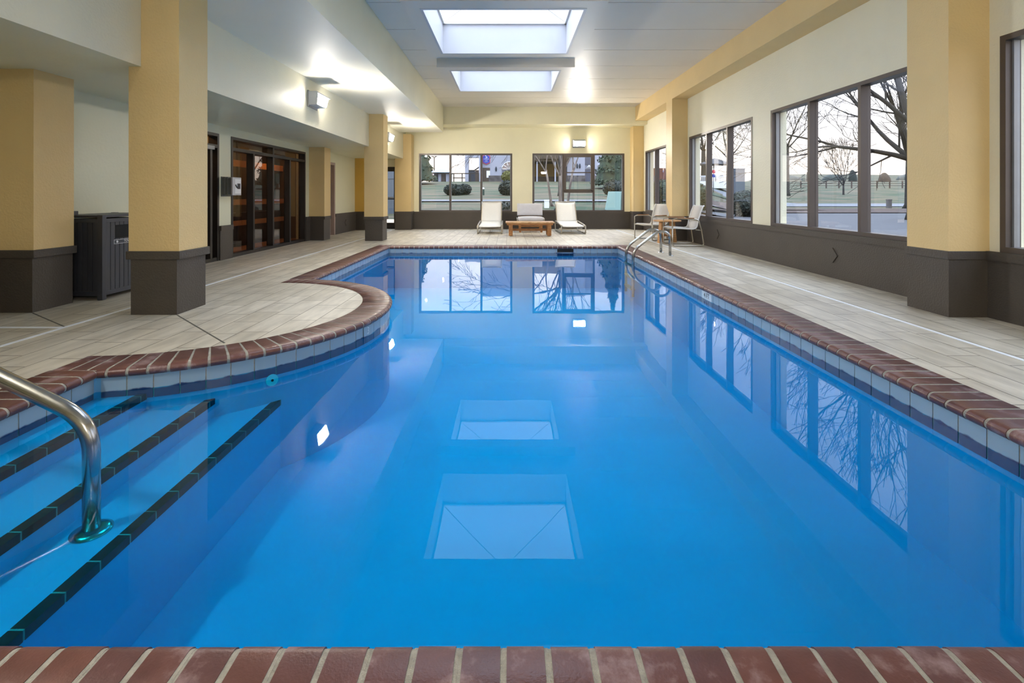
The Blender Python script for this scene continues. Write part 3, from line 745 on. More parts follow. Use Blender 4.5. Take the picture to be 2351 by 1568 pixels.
def make_chaise():
    t=thing('chaise_lounge',(0,0,0))
    prof=[(0,.215),(.04,.238),(.35,.24),(.8,.25),(1.16,.262),(1.24,.285),(1.30,.35),(1.45,.58),(1.60,.80),(1.68,.915)]
    # smooth
    mb=MB(); slab_path(mb,prof[:6]+[(1.27,.31)],.64,.60,.012); put(mb,'seat_sling',M['sling'],t)
    mb=MB(); slab_path(mb,[(1.27,.312)]+prof[6:],.60,.58,.012); put(mb,'back_sling',M['sling'],t)
    for s in (-1,1):
        x=s*.345
        mb=MB(); p=[(x,-.01,.235),(x,-.01,.018),(x,1.36,.018),(x,1.48,.22),(x,1.36,.31),(x,.4,.262),(x,-.01,.235)]
        mb.tube(fillet(p,.06,5)[:-1],.019,8,closed=True); put(mb,'side_frame',M['brush'],t)
        mb=MB(); q=[(s*.31,y,z-.012) for y,z in prof]; mb.tube(q,.013,8); put(mb,'sling_rail',M['brush'],t)
    for y,z,r_ in ((.02,.20,.011),(.5,.13,.011),(1.2,.24,.011),(.35,.035,.009),(1.2,.035,.009)):
        mb=MB(); mb.tube([(-.345,y,z),(.345,y,z)],r_,8); put(mb,'cross_bar',M['brush'],t)
    mb=MB(); mb.tube([(0,.5,.13),(0,.35,.035)],.007,6); put(mb,'strut',M['brush'],t)
    mb=MB(); mb.tube([(-.29,1.675,.90),(.29,1.675,.90)],.012,8); put(mb,'top_bar',M['brush'],t)
    return t
ch=make_chaise(); ch.location=(-.54,13.74,0); tag(ch,'white sling chaise lounge left of the teak coffee table','chaise lounge','white chaise lounges at the far wall')
c2=copy_tree(ch); c2.location=(1.845,13.76,0); c2.rotation_euler=(0,0,R(1.5)); tag(c2,'white sling chaise lounge right of the teak coffee table, under the sash window','chaise lounge')

# cushioned chair
def soft_box(mb,x0,x1,y0,y1,z0,z1,puff,M4=None,n=8):
    vs=[];idx={}
    def P(u,v,w):
        x=x0+(x1-x0)*u; y=y0+(y1-y0)*v; z=z0+(z1-z0)*w
        e=(math.sin(math.pi*u)**.4)*(math.sin(math.pi*v)**.4) if 0<u<1 and 0<v<1 else 0
        cz=(w-.5)*2
        z+= puff*e*cz
        # round the rim
        if u in(0,1): x+= (.5-u)*2*.0
        return M4@Vector((x,y,z)) if M4 else (x,y,z)
    for w in (0,1):
        base=len(mb.v); pts=[P(i/n,j/n,w) for j in range(n+1) for i in range(n+1)]
        fs=[(j*(n+1)+i,j*(n+1)+i+1,(j+1)*(n+1)+i+1,(j+1)*(n+1)+i) for j in range(n) for i in range(n)]
        mb.add(pts,fs,0,True)
        if w==0: b0=base
        else: b1=base
    rim=[i for i in range(n+1)]+[j*(n+1)+n for j in range(1,n+1)]+[n*(n+1)+i for i in range(n-1,-1,-1)]+[j*(n+1) for j in range(n-1,0,-1)]
    k=len(rim)
    cx=(x0+x1)/2;cy=(y0+y1)/2
    mid=[]
    for r in rim:
        i=r%(n+1); j=r//(n+1); x=x0+(x1-x0)*i/n; y=y0+(y1-y0)*j/n
        x+= .015*(1 if i==n else -1 if i==0 else 0); y+= .015*(1 if j==n else -1 if j==0 else 0)
        p=(x,y,(z0+z1)/2); mid.append(M4@Vector(p) if M4 else p)
    bm_=len(mb.v); mb.add(mid,[])
    for a in range(k):
        b=(a+1)%k
        mb.f.append((b0+rim[a],b0+rim[b],bm_+b,bm_+a)); mb.m.append(0); mb.sm.append(True)
        mb.f.append((bm_+a,bm_+b,b1+rim[b],b1+rim[a])); mb.m.append(0); mb.sm.append(True)
ac=thing('cushioned_lounge_chair',(.66,14.8,0),'low teak lounge chair with pale grey cushions behind the coffee table','lounge chair')
cx=.66
mb=MB(); soft_box(mb,cx-.37,cx+.37,14.38,15.02,.34,.445,.025); put(mb,'seat_cushion',M['cushion'],ac)
mt=Matrix.Translation((cx,15.06,.49))@Matrix.Rotation(R(72),4,'X')
mb=MB(); soft_box(mb,-.38,.38,0,.37,-.06,.04,.03,mt); put(mb,'back_cushion',M['cushion'],ac)
for x in (-.35,.29):
    for y in (14.42,15.12):
        mb=MB(); mb.box(cx+x,cx+x+.06,y,y+.06,.0005,.31 if y<15 else .5); put(mb,'leg',M['teak'],ac)
mb=MB(); mb.box(cx-.35,cx+.35,14.4,14.43,.26,.32); mb.box(cx-.35,cx+.35,15.15,15.18,.26,.32); mb.box(cx-.36,cx+.36,14.4,15.18,.31,.335); mb.box(cx-.29,cx+.29,14.43,14.46,.17,.2); put(mb,'seat_frame',M['teak'],ac)
for s in (-1,1):
    mb=MB(); mb.tube(fillet([(cx+s*.39,14.45,.30),(cx+s*.41,14.5,.40),(cx+s*.41,15.0,.42),(cx+s*.39,15.15,.30)],.06),.012,8); put(mb,'side_rail',M['brush'],ac)
mb=MB(); mb.box(cx-.35,cx+.35,15.19,15.215,.45,.72,0); put(mb,'back_board',M['teak'],ac)

# coffee table
ct=thing('coffee_table',(.575,13.3,0),'low rectangular teak coffee table between the two chaises','table')
mb=MB()
for i in range(6): 
    y=13.02+i*.092; mb.box(-.085,1.235,y,y+.088,.352,.385)
put(mb,'table_top',M['teak_t'],ct,.002)
for x in (.0,1.045):
    for y in (13.05,13.43):
        mb=MB(); mb.box(x,x+.108,y,y+.10,.012,.352); put(mb,'leg',M['teak'],ct,.003)
        mb=MB(); mb.lathe([(.02,0.0005),(.02,.012)],(x+.054,y+.05,0),12); put(mb,'foot',M['darkframe'],ct)
mb=MB(); mb.box(-.05,1.2,13.035,13.055,.30,.352); mb.box(-.05,1.2,13.525,13.545,.30,.352); put(mb,'apron',M['teak'],ct)
mb=MB(); mb.box(.108,1.045,13.27,13.31,.13,.19); mb.box(.02,.09,13.15,13.43,.13,.19); mb.box(1.065,1.135,13.15,13.43,.13,.19)
put(mb,'stretcher',M['teak'],ct)

# round table
rt=thing('round_side_table',(3.68,11.22,0),'round pale teak side table with splayed plank legs between the two patio chairs','table')
mb=MB(); mb.lathe([(.30,.50),(.315,.506),(.315,.524),(.305,.53)],(3.68,11.22,0),40); put(mb,'table_top',M['teak_r'],rt)
for a in (20,110,200,290):
    mm=Matrix.Translation((3.68,11.22,0))@Matrix.Rotation(R(a),4,'Z')
    mb=MB(); vs=[(.19,-.055,.0005),(.235,-.055,.0005),(.235,.055,.0005),(.19,.055,.0005),(.14,-.05,.50),(.185,-.05,.50),(.185,.05,.50),(.14,.05,.50)]
    mb.add([mm@Vector(v) for v in vs],[(0,3,2,1),(4,5,6,7),(0,1,5,4),(1,2,6,5),(2,3,7,6),(3,0,4,7)]); put(mb,'leg',M['teak_r'],rt)
mb=MB()
for a in (20,110):
    mm=Matrix.Translation((3.68,11.22,0))@Matrix.Rotation(R(a),4,'Z'); mb.box(-.2,.2,-.025,.025,.15+a*.0004,.19+a*.0004,0,mm)
put(mb,'stretcher',M['teak_r'],rt)

# patio armchairs: local front = -x, width along y
def make_chair():
    t=thing('patio_armchair',(0,0,0))
    prof=[(-.27,.385),(-.22,.398),(0,.388),(.18,.375),(.245,.39),(.275,.44),(.30,.58),(.35,.74),(.40,.86),(.425,.885)]
    mb=MB()
    n=len(prof); vs=[]; W=.26
    for (x,z) in prof:
        for s in (-1,0,1):
            vs.append((x+(.012 if (s==0 and z>.42) else 0),s*W,z-(.02 if (s==0 and z<.42) else 0)))
    fs=[(i*3+j,i*3+j+1,i*3+j+4,i*3+j+3) for i in range(n-1) for j in range(2)]
    mb.add(vs,fs,0,True)
    # thickness
    o=mb.build('sling',M['slinggrey'],t,(0,0,0)); sd=o.modifiers.new('s','SOLIDIFY'); sd.thickness=.008
    for s in (-1,1):
        mb=MB(); mb.tube([(x,s*(W+.008),z) for x,z in prof],.014,8); put(mb,'sling_rail',M['sling'],t)
        mb=MB()
        p=[(-.27,s*.30,.40),(-.265,s*.30,.018),(.36,s*.30,.018),(.41,s*.30,.05),(.36,s*.30,.36),(.30,s*.30,.56),(.22,s*.30,.595),(-.2,s*.30,.605),(-.27,s*.30,.58),]
        mb.tube(fillet(p,.05,5)+[Vector((-.27,s*.30,.40))],.0135,8); put(mb,'side_frame',M['brush'],t)
        mb=MB(); mb.box(-.17,.20,s*.30-.02,s*.30+.02,.606,.622); put(mb,'armrest',M['teak'],t,.004)
    for q in (((-.268,-.30,.38),(-.268,.30,.38)),((.24,-.27,.365),(.35,-.30,.345)),((.24,.27,.365),(.35,.30,.345)),((.36,-.3,.018),(.36,.3,.018)),((.295,-.3,.56),(.295,.3,.56))):
        mb=MB(); mb.tube(q,.011,8); put(mb,'cross_bar',M['brush'],t)
    return t
cb=make_chair(); cb.location=(3.79,10.68,0); cb.rotation_euler=(0,0,R(0)); tag(cb,'patio armchair seen side on, right of the round table','patio chair','patio armchairs by the round table')
ca=copy_tree(cb); ca.location=(3.55,12.02,0); ca.rotation_euler=(0,0,R(28)); tag(ca,'patio armchair turned towards the camera, left of the round table by the pillar','patio chair')

# ------------------------------------------------------------------ outdoors
def sm(x,a,b):
    t=max(0,min(1,(x-a)/(b-a))); return t*t*(3-2*t)
PROF=[(-50,.3),(16,.3),(20,.45),(24,.76),(25.4,.84),(31,1.12),(40,1.8),(50,2.55),(60,2.72),(400,5)]
def g(x,y):
    t=x/max(y,1); b=sm(t,.38,.58); Y=y-30*b
    if y<16: Y=min(Y,16)
    for (a,za),(c,zc) in zip(PROF,PROF[1:]):
        if a<=Y<=c: z=za+(zc-za)*(Y-a)/(c-a); break
    else: z=.3
    z+= b*max(0,y-82)*.044
    return z
def grid(name, xs, ys, m, dz=0, skip=None, jit=0):
    mb=MB(); nx,ny=len(xs),len(ys)
    mb.v=[(x,y,g(x,y)+dz+(random.uniform(-jit,jit) if jit else 0)) for y in ys for x in xs]
    for j in range(ny-1):
        for i in range(nx-1):
            if skip and skip((xs[i]+xs[i+1])/2,(ys[j]+ys[j+1])/2): continue
            mb.f.append((j*nx+i,j*nx+i+1,(j+1)*nx+i+1,(j+1)*nx+i)); mb.m.append(0); mb.sm.append(True)
    return mb
XO,YO=XR+.262,YB+.252
def rng(a,b,n): return [a+(b-a)*i/n for i in range(n+1)]
xs=rng(-60,XO,24)+rng(XO,60,40)[1:]+rng(60,260,20)[1:]
ys=rng(-30,YO,16)+rng(YO,60,36)[1:]+rng(60,100,14)[1:]+rng(100,400,16)[1:]
mb=grid('lawn',xs,ys,None,0,lambda x,y:x<XO and y<YO)
o=put(mb,'lawn',M['grass']); tag(o,'winter lawn sloping up outside the windows','lawn',kind='stuff')
def drape(name,x0,x1,y0,y1,m,dz,label,cat,nx=16,ny=6):
    mb=grid(name,rng(x0,x1,nx),rng(y0,y1,ny),m,dz); o=put(mb,name,m); tag(o,label,cat); return o
drape('parking_lot',7.5,40,-12,21.2,M['asphalt'],.02,'grey asphalt parking lot outside the right windows','parking lot')
drape('mulch_bed',7.6,60,21.3,28,M['mulch'],.05,'red-brown mulch strip between the parking lot and the road','mulch bed')
drape('road',14,150,34,46,M['road'],.04,'pale road beyond the mulch strip','road',40,10)
drape('mulch_bed',-3,8,17.0,19.5,M['mulch'],.03,'mulch bed under the far right window','mulch bed')
drape('footpath',-20,16,24.2,25.4,M['walk'],.05,'narrow concrete footpath crossing the lawn','footpath',30,2)

mb=MB(); mb.box(-6.2,-4.2,18.6,20.2,.3,2.6); mb.box(-6.2,-4.2,18.58,18.6,1.0,1.03); mb.box(-6.2,-4.2,18.58,18.6,1.75,1.78); tag(put(mb,'utility_shed',M['boxgrey']),'blue-grey shed wall seen through the far glazed door','shed')
# --- vegetation
def grow(mb, p, d, L, r, depth, spread, up, sides, minr=.004, seg=4):
    pts=[p]; rs=[r]; q=Vector(p); dd=Vector(d).normalized()
    for i in range(seg):
        dd=(dd+Vector((random.uniform(-1,1),random.uniform(-1,1),random.uniform(-1,1)))*.13+Vector((0,0,up*.06))).normalized()
        q=q+dd*(L/seg); pts.append(q.copy()); rs.append(max(minr,r*(1-.42*(i+1)/seg)))
    mb.tube(pts,rs,max(3,sides),caps=False)
    if depth<=0: return
    nchild=random.choice((2,3,3)) if depth>1 else 3
    for c in range(nchild):
        ax=dd.orthogonal().normalized(); ax.rotate(Matrix.Rotation(random.uniform(0,6.283),3,dd))
        nd=dd.copy(); nd.rotate(Matrix.Rotation(R(random.uniform(.5,1)*spread*(.45 if c==0 else 1)),3,ax))
        grow(mb,pts[-1],nd,L*random.uniform(.68,.86),rs[-1]*(.85 if c==0 else .66),depth-1,spread,up,sides-1,minr,3)
    if depth>=2:
        for c in range(2):
            i=random.randint(1,len(pts)-2); ax=dd.orthogonal().normalized(); ax.rotate(Matrix.Rotation(random.uniform(0,6.283),3,dd))
            nd=dd.copy(); nd.rotate(Matrix.Rotation(R(spread*1.2),3,ax)); grow(mb,pts[i],nd,L*.55,rs[i]*.45,depth-2,spread,up,sides-2,minr,3)
def bare_tree(x,y,h,r,label,starts,depth=4,spread=38,up=.6,m='bark',seed=1,trunkL=None,minr=.012,group=None,lean=(0,0)):
    random.seed(seed); z=g(x,y)-.05
    t=thing('bare_tree',(x,y,z),label,'tree',group)
    tl=trunkL or h*.3
    mb=MB(); top=Vector((x+lean[0],y+lean[1],z+tl))
    mb.tube([(x,y,z),(x+lean[0]*.2,y,z+tl*.1),(x+lean[0]*.6,y+lean[1]*.5,z+tl*.6),top],[r*1.6,r*1.1,r*.95,r*.85],10); put(mb,'trunk',M[m],t)
    mb=MB()
    for (az,el,L,rr_) in starts:
        d=(math.cos(R(el))*math.cos(R(az)),math.cos(R(el))*math.sin(R(az)),math.sin(R(el)))
        grow(mb,top-Vector((0,0,.1)),d,L,rr_,depth,spread,up,7,minr)
    put(mb,'branches',M[m],t); return t
BT='bare winter trees outside'
bare_tree(25.0,30,12,.30,'big spreading bare tree at the right edge of the large right window',[(175,18,4.2,.17),(120,50,3.6,.17),(200,62,3.6,.17),(30,55,3.5,.16),(300,50,3.4,.15),(230,38,3.4,.13),(160,75,3.6,.16)],5,34,.5,seed=3,trunkL=3.2,minr=.014,group=BT)
bare_tree(43,62,7,.11,'small upright bare tree by the road, centre pane of the large right window',[(0,70,1.9,.06),(120,62,1.9,.06),(240,60,1.9,.06),(60,80,2,.07),(180,45,1.7,.05)],4,26,.8,seed=5,trunkL=1.3,minr=.014,group=BT)
bare_tree(34.6,60,14,.26,'tall bare tree with a straight trunk, left pane of the large right window',[(90,80,4,.2),(0,45,3,.1),(180,45,3,.1),(270,60,3,.12)],4,32,.7,seed=8,trunkL=6,minr=.02,group=BT)
bare_tree(33.0,60,13,.18,'slim bare trunk just left of the tall straight one',[(90,82,4,.14),(20,50,3,.08),(200,50,3,.08)],4,30,.7,seed=9,trunkL=6,minr=.02,group=BT)
bare_tree(24.2,60,11,.28,'bare tree rising behind the white gazebo roof, left pane of the middle right window',[(90,75,3,.16),(10,45,2.6,.1),(190,45,2.6,.1),(270,60,2.6,.12),(140,60,2.6,.12)],4,36,.5,seed=11,trunkL=4,minr=.02,group=BT)
bare_tree(30.0,66,12,.24,'bare tree behind the grey utility cabinet',[(90,75,3.4,.14),(10,45,2.8,.1),(190,40,2.8,.1),(270,60,2.8,.12)],4,34,.5,seed=12,trunkL=3.6,minr=.02,group=BT)
bare_tree(13.0,15.5,9,.16,'bare tree close to the building outside the middle right window',[(90,70,2.4,.1),(180,40,2.2,.08),(0,50,2.2,.08),(230,62,2.4,.09)],4,34,.6,seed=14,trunkL=3.2,minr=.008,group=BT)
bare_tree(2.35,22,6,.075,'pale multi-stemmed crape myrtle outside the left pane of the sash window',[(160,64,1.3,.045),(20,60,1.3,.045),(80,80,1.4,.045),(250,62,1.3,.04)],4,26,.6,'bark_p',seed=21,trunkL=1.5,minr=.006,group=BT)
for i,(dx,l,s_) in enumerate(((-.35,(-.3,0),31),(.28,(.3,0),33))):
    bare_tree(2.35+dx,22.05,6,.055,('left','right')[i]+' leaning stem of the crape myrtle clump outside the sash window',[(150-120*i,62,1.2,.035),(90,78,1.3,.035)],4,26,.6,'bark_p',seed=s_,trunkL=1.7,minr=.006,group=BT,lean=l)
bare_tree(-1.2,34,8,.12,'bare tree whose twigs hang into the right pane of the left far window',[(0,40,2.6,.08),(30,60,2.4,.08),(200,60,2.4,.06),(340,25,2.5,.06)],4,32,-.2,seed=23,trunkL=4.6,minr=.012,group=BT) if False else None
bare_tree(3.2,30,8,.12,'bare tree overhanging the lawn between the two far windows',[(185,38,2.6,.08),(170,60,2.4,.08),(200,20,2.4,.06),(90,70,2.4,.07)],4,32,-.1,seed=23,trunkL=3.4,minr=.01,group=BT)

def leafy(mb, c, rad, n, s, cone=False):
    for i in range(n):
        if cone:
            h=random.random()**1.4; a=random.uniform(0,6.283); rr_=rad[0]*(1-h)*random.uniform(.75,1.08)+.05
            lay=.85+.15*math.sin(h*40)
            p=Vector((c[0]+rr_*lay*math.cos(a),c[1]+rr_*lay*math.sin(a),c[2]+h*rad[2]))
        else:
            v=Vector((random.gauss(0,1),random.gauss(0,1),random.gauss(0,1))).normalized()
            k=random.uniform(.78,1.02); p=Vector((c[0]+v.x*rad[0]*k,c[1]+v.y*rad[1]*k,c[2]+v.z*rad[2]*k))
        u=Vector((random.uniform(-1,1),random.uniform(-1,1),random.uniform(-1,1))).normalized(); w=u.orthogonal().normalized()
        mb.add([p-u*s,p-w*s*.5,p+u*s,p+w*s*.5],[(0,1,2,3)])
def core(mb,c,rad,n=14,k=.93):
    vs=[];fs=[]
    for i in range(n+1):
        for j in range(n*2):
            th=math.pi*i/n; ph_=math.pi*j/n; q=k*(1+.04*math.sin(5*ph_+3*th))
            vs.append((c[0]+rad[0]*q*math.sin(th)*math.cos(ph_),c[1]+rad[1]*q*math.sin(th)*math.sin(ph_),c[2]+rad[2]*q*math.cos(th)))
    for i in range(n):
        for j in range(n*2): fs.append((i*2*n+j,i*2*n+(j+1)%(2*n),(i+1)*2*n+(j+1)%(2*n),(i+1)*2*n+j))
    mb.add(vs,fs,0,True)
def bush(x,y,w,d,h,m,label,n=900,s=.05,group='shrubs on the lawn',sink=0):
    z=g(x,y)-sink; h+=sink; mb=MB(); c=(x,y,z+h*.47); rad=(w/2,d/2,h*.53); core(mb,c,rad,14,.82); leafy(mb,c,rad,int(n*1.7),s*1.25)
    mb.tube([(x,y,z-.06),(x,y,z+h*.4)],.05,6); o=put(mb,'shrub',M[m]); tag(o,label,'shrub',group); return o
random.seed(40)
bush(-3.55,31,1.25,1.1,.72,'leaf_d','clipped round dark shrub at the left mullion of the left far window')
bush(-2.95,31.6,1.05,1.0,.70,'leaf_d','clipped round dark shrub right beside its twin on the lawn')
bush(-.05,31,1.2,1.1,.95,'leaf_d','dark holly shrub in the right pane of the left far window',900,.06)
bush(0.0,49,1.5,1.3,1.15,'leaf_y','rounded yellow-green shrub by the inn arch door',700,.07)
bush(-.2,17.6,1.3,.8,.5,'leaf_d','low leafy shrub outside, behind the left chaise',700,.04)
bush(2.0,17.4,.8,.6,.35,'leaf_d','small leafy shrub outside under the sash window',400,.04)
bush(6.5,29.5,1.5,1.2,1.0,'leaf_d','square dark shrub in the right pane of the right far window',800,.05)
bush(8.95,18.1,1.3,1.4,1.0,'leaf_d','dark green hedge in the right pane of the middle right window',1300,.05)
bush(7.95,20.4,1.0,1.4,1.15,'leaf_g','olive hedge in the left pane of the middle right window',1200,.05)
bush(7.6,24,1.2,1.4,1.15,'leaf_g','olive hedge outside the far right-hand window',900,.05)
def far_bush(x0,x1,yt,Y,m,label):
    k_=Y/F; x=((x0+x1)/2-CX)*k_; w_=(x1-x0)*k_; gz_=g(x,Y); bush(x,Y,w_,w_*.7,max(.8,H-(yt-CY)*k_-gz_),m,label,900,.1*k_*3,'distant trees on the hill',3.0)
far_bush(1946,1969,385,118,'leaf_d','round evergreen on the distant hill, centre pane of the large right window')
far_bush(2014,2047,392,116,'leaf_b','brownish thicket on the distant hill, right pane of the large right window')
far_bush(1850,1862,386,118,'leaf_d','small distant bush on the hill left of the round evergreen')
far_bush(1880,1944,397,135,'leaf_d','low distant tree line just left of the round evergreen')
far_bush(2050,2150,394,140,'leaf_d','long distant tree line at the right of the hill')
far_bush(1775,1850,400,138,'leaf_d','distant tree line behind the tall straight trunk')
def conifer(x,y,rad,h,label,n=2200,s=.14):
    z=g(x,y); t=thing('conifer',(x,y,z),label,'tree','evergreens outside')
    mb=MB(); mb.lathe([(rad*.86,.35),(rad*.45,h*.5),(.04,h*.97)],(x,y,z),18); leafy(mb,(x,y,z+.3),(rad,rad,h-.3),n,s,True); put(mb,'foliage',M['leaf_g'],t)
    mb=MB(); mb.tube([(x,y,z-.05),(x,y,z+.5)],.12,8); put(mb,'trunk',M['bark'],t)
conifer(-8.6,45,1.9,6.5,'dark conifer at the left edge of the left far window')
conifer(8.2,38,1.7,6.0,'broad conifer in the right pane of the right far window')
conifer(15.6,14.6,1.8,7.5,'tall evergreen outside the nearest right window',3000,.13)

# --- inn building
S=52/F
def px(x): return (x-CX)*S
def pz(y): return H-(y-CY)*S
YI=52
inn=thing('inn_building',(px(1250),YI,g(0,52)-.3),'white inn with stone base and arched windows across the lawn','building')
GZ=g(0,52)-.4
mb=MB()
mb.box(px(1107),px(1182),YI,YI+8,GZ,9.5)
mb.box(px(1302),px(1343),YI,YI+8,GZ,9.5); mb.box(px(1343),px(1366),YI+.6,YI+8,GZ,9.5); mb.box(px(1366),px(1480),YI,YI+8,GZ,9.0)
put(mb,'wall',M['stucco_w'],inn)
mb=MB(); mb.box(px(1182),px(1302),YI+3,YI+8,GZ,7.5); put(mb,'porch_wall',M['porch'],inn)
mb=MB(); mb.box(px(1182),px(1302),YI-1.0,YI+3,pz(372),pz(372)+.25); mb.prism([(px(1180),pz(372)+.25),(px(1304),pz(372)+.25),(px(1304),pz(345)),(px(1180),pz(345))],YI-1.2,YI+3); put(mb,'porch_roof',M['porch_d'],inn)
mb=MB(); mb.box(px(1182),px(1302),YI+2.9,YI+3,GZ,pz(403)); put(mb,'porch_dark_base',M['darkwood'],inn)  # dark band along the foot of the porch wall
for x in (1200,1232,1273,1288):
    mb=MB(); mb.box(px(x)-.07,px(x)+.07,YI-.9,YI-.76,GZ,pz(372)); put(mb,'porch_post',M['stucco_w'],inn)
for a,b in ((1122,1152),(1302,1343),(1366,1393),(1410,1480)):
    mb=MB(); mb.box(px(a),px(b),YI-.12,YI-.001,GZ,pz(403)); put(mb,'stone_base',M['stone'],inn)
# arched opening + door
def arch(x,yt,w,name,par):
    c=px(x); r_=w/2; zb=pz(yt)-r_
    mb=MB(); mb.prism([(c+a,zb+b) for a,b in arc(0,0,r_,0,180,14)],YI-.06,YI-.01); a_=put(mb,'arched_window',M['mauve'],par)
    mb=MB()
    for an in (0,36,72,108,144,180): mb.tube([(c,YI-.08,zb),(c+r_*math.cos(R(an)),YI-.08,zb+r_*math.sin(R(an)))],.035,5)
    mb.tube([(c+q[0],YI-.08,zb+q[1]) for q in arc(0,0,r_,0,180,14)],.05,5); put(mb,'glazing_bar',M['white'],a_)
    mb=MB(); mb.box(c-r_,c+r_,YI-.06,YI-.01,GZ,zb); put(mb,'dark_door',M['winglass'],par)
arch(1169,372,1.55,'a',inn)
mb=MB(); mb.box(px(1344),px(1365),YI+.5,YI+.59,pz(377),pz(350)); put(mb,'window_glass',M['winglass'],inn)
mb=MB(); mb.box(px(1344),px(1365),YI+.5,YI+.59,GZ,pz(388)); put(mb,'entrance_door',M['winglass'],inn)
mb=MB()
for k_ in range(5): mb.tube([(px(1346+k_*4),YI+.45,pz(388)),(px(1354),YI+.45,pz(378))],.03,4)
put(mb,'glazing_bar',M['white'],inn)
mb=MB(); mb.box(px(1394),px(1409),YI-.05,YI-.001,GZ,pz(386)); put(mb,'side_door',M['wood_g'],inn)
mb=MB(); mb.prism([(px(1373),pz(379)),(px(1395),pz(376)),(px(1436),pz(406)),(px(1436),pz(409)),(px(1395),pz(380))],YI-.3,YI-.001); put(mb,'gable_trim',M['white'],inn)
for x,y in ((1139,388),(1325,381),(1331,381),(1377,388)):
    mb=MB(); core(mb,(px(x),YI-.08,pz(y)),(.1,.08,.26),6,1); put(mb,'sconce',M['darkdoor'],inn)
# recess under sign
mb=MB(); mb.box(px(1107),px(1125),YI-.03,YI-.001,GZ,pz(385)); put(mb,'passage_opening',M['wood_g'],inn)
mb=MB(); mb.box(px(1117),px(1125),YI-.05,YI-.031,pz(408),pz(392)); put(mb,'passage_white_panel',M['white'],inn)  # plain white panel set on the passage opening
# gateway arch
gw=thing('gateway_arch',(px(1088),YI-.4,GZ),'pale square gateway with a dark staircase inside, left of the inn','gateway')
mb=MB(); mb.box(px(1069),px(1077),YI-.8,YI-.1,GZ,pz(363)); mb.box(px(1100.5),px(1106.5),YI-.8,YI-.1,GZ,pz(363)); mb.box(px(1069),px(1106.5),YI-.8,YI-.1,pz(363),pz(352)); put(mb,'arch_frame',M['stucco_w'],gw)
mb=MB(); mb.box(px(1077),px(1092),YI-.5,YI-.3,GZ,pz(393)); put(mb,'dark_fence_panel',M['darkdoor'],gw)
mb=MB(); mb.tube([(px(1077),YI-.4,pz(392)),(px(1089),YI-.4,pz(392)),(px(1101),YI-.4,pz(384))],.07,6); put(mb,'stair_rail',M['darkframe'],gw)
mb=MB(); mb.box(px(1092),px(1101),YI-.5,YI-.3,GZ,pz(391)); put(mb,'wood_gate',M['wood_g'],gw)
# shield sign
sg=thing('inn_sign',(px(1116.5),YI-.15,pz(378)),'blue shield-shaped inn sign with a pink border on the white building','sign')
def shield(k):
    w=.41*k; h=.56*k; cz=pz(366); c=px(1116.5)
    pts=[(-w,h*.72),(-w*.5,h*.82),(0,h),(w*.5,h*.82),(w,h*.72),(w,-h*.66),(w*.45,-h*.82),(0,-h),(-w*.45,-h*.82),(-w,-h*.66)]
    return [(c+a,cz+b) for a,b in pts]
mb=MB(); mb.prism(shield(1.0),YI-.1,YI-.001); put(mb,'border',M['sign_r'],sg)
mb=MB(); mb.prism(shield(.87),YI-.12,YI-.099); put(mb,'face',M['sign_b'],sg)
RX=Matrix.Rotation(R(90),4,'X')
for body,sz_,dz in (('CAMBRIDGE',.105,.02),('- INN -',.11,-.14),('CONFERENCE',.06,-.27)):
    text_obj(body,sz_,Matrix.Translation((px(1116.5),YI-.125,pz(366)+dz))@RX,M['white'],sg)
mb=MB(); mb.box(px(1116.5)-.12,px(1116.5)+.12,YI-.13,YI-.12,pz(366)+.13,pz(366)+.16); mb.box(px(1116.5)-.02,px(1116.5)+.12,YI-.13,YI-.12,pz(366)+.2,pz(366)+.26); mb.tube([(px(1116.5)-.1,YI-.125,pz(366)+.42),(px(1116.5)+.02,YI-.125,pz(366)+.28)],.03,6); put(mb,'emblem',M['white'],sg)
# pavilion
pv=thing('pavilion',(px(1008),YI+2,GZ),'small pavilion with a blue-grey hipped roof left of the gateway','building')
mb=MB(); mb.box(px(990),px(1028),YI,YI+4,GZ,pz(396)); put(mb,'wall',M['stucco_w'],pv)
mb=MB(); b_=[(px(985),YI-.4,pz(396)),(px(1032),YI-.4,pz(396)),(px(1032),YI+4.4,pz(396)),(px(985),YI+4.4,pz(396))]; mb.add(b_+[(px(1006),YI+2,pz(385)),(px(1012),YI+2,pz(385))],[(0,1,5,4),(1,2,5),(2,3,4,5),(3,0,4),(3,2,1,0)]); put(mb,'roof',M['roofgrey'],pv)
mb=MB(); mb.box(px(994),px(1006),YI-.05,YI-.001,GZ,pz(397)); put(mb,'door',M['darkdoor'],pv)
mb=MB(); mb.box(px(1013),px(1022),YI-.05,YI-.001,GZ,pz(398)); put(mb,'shutter',M['wood_g'],pv)
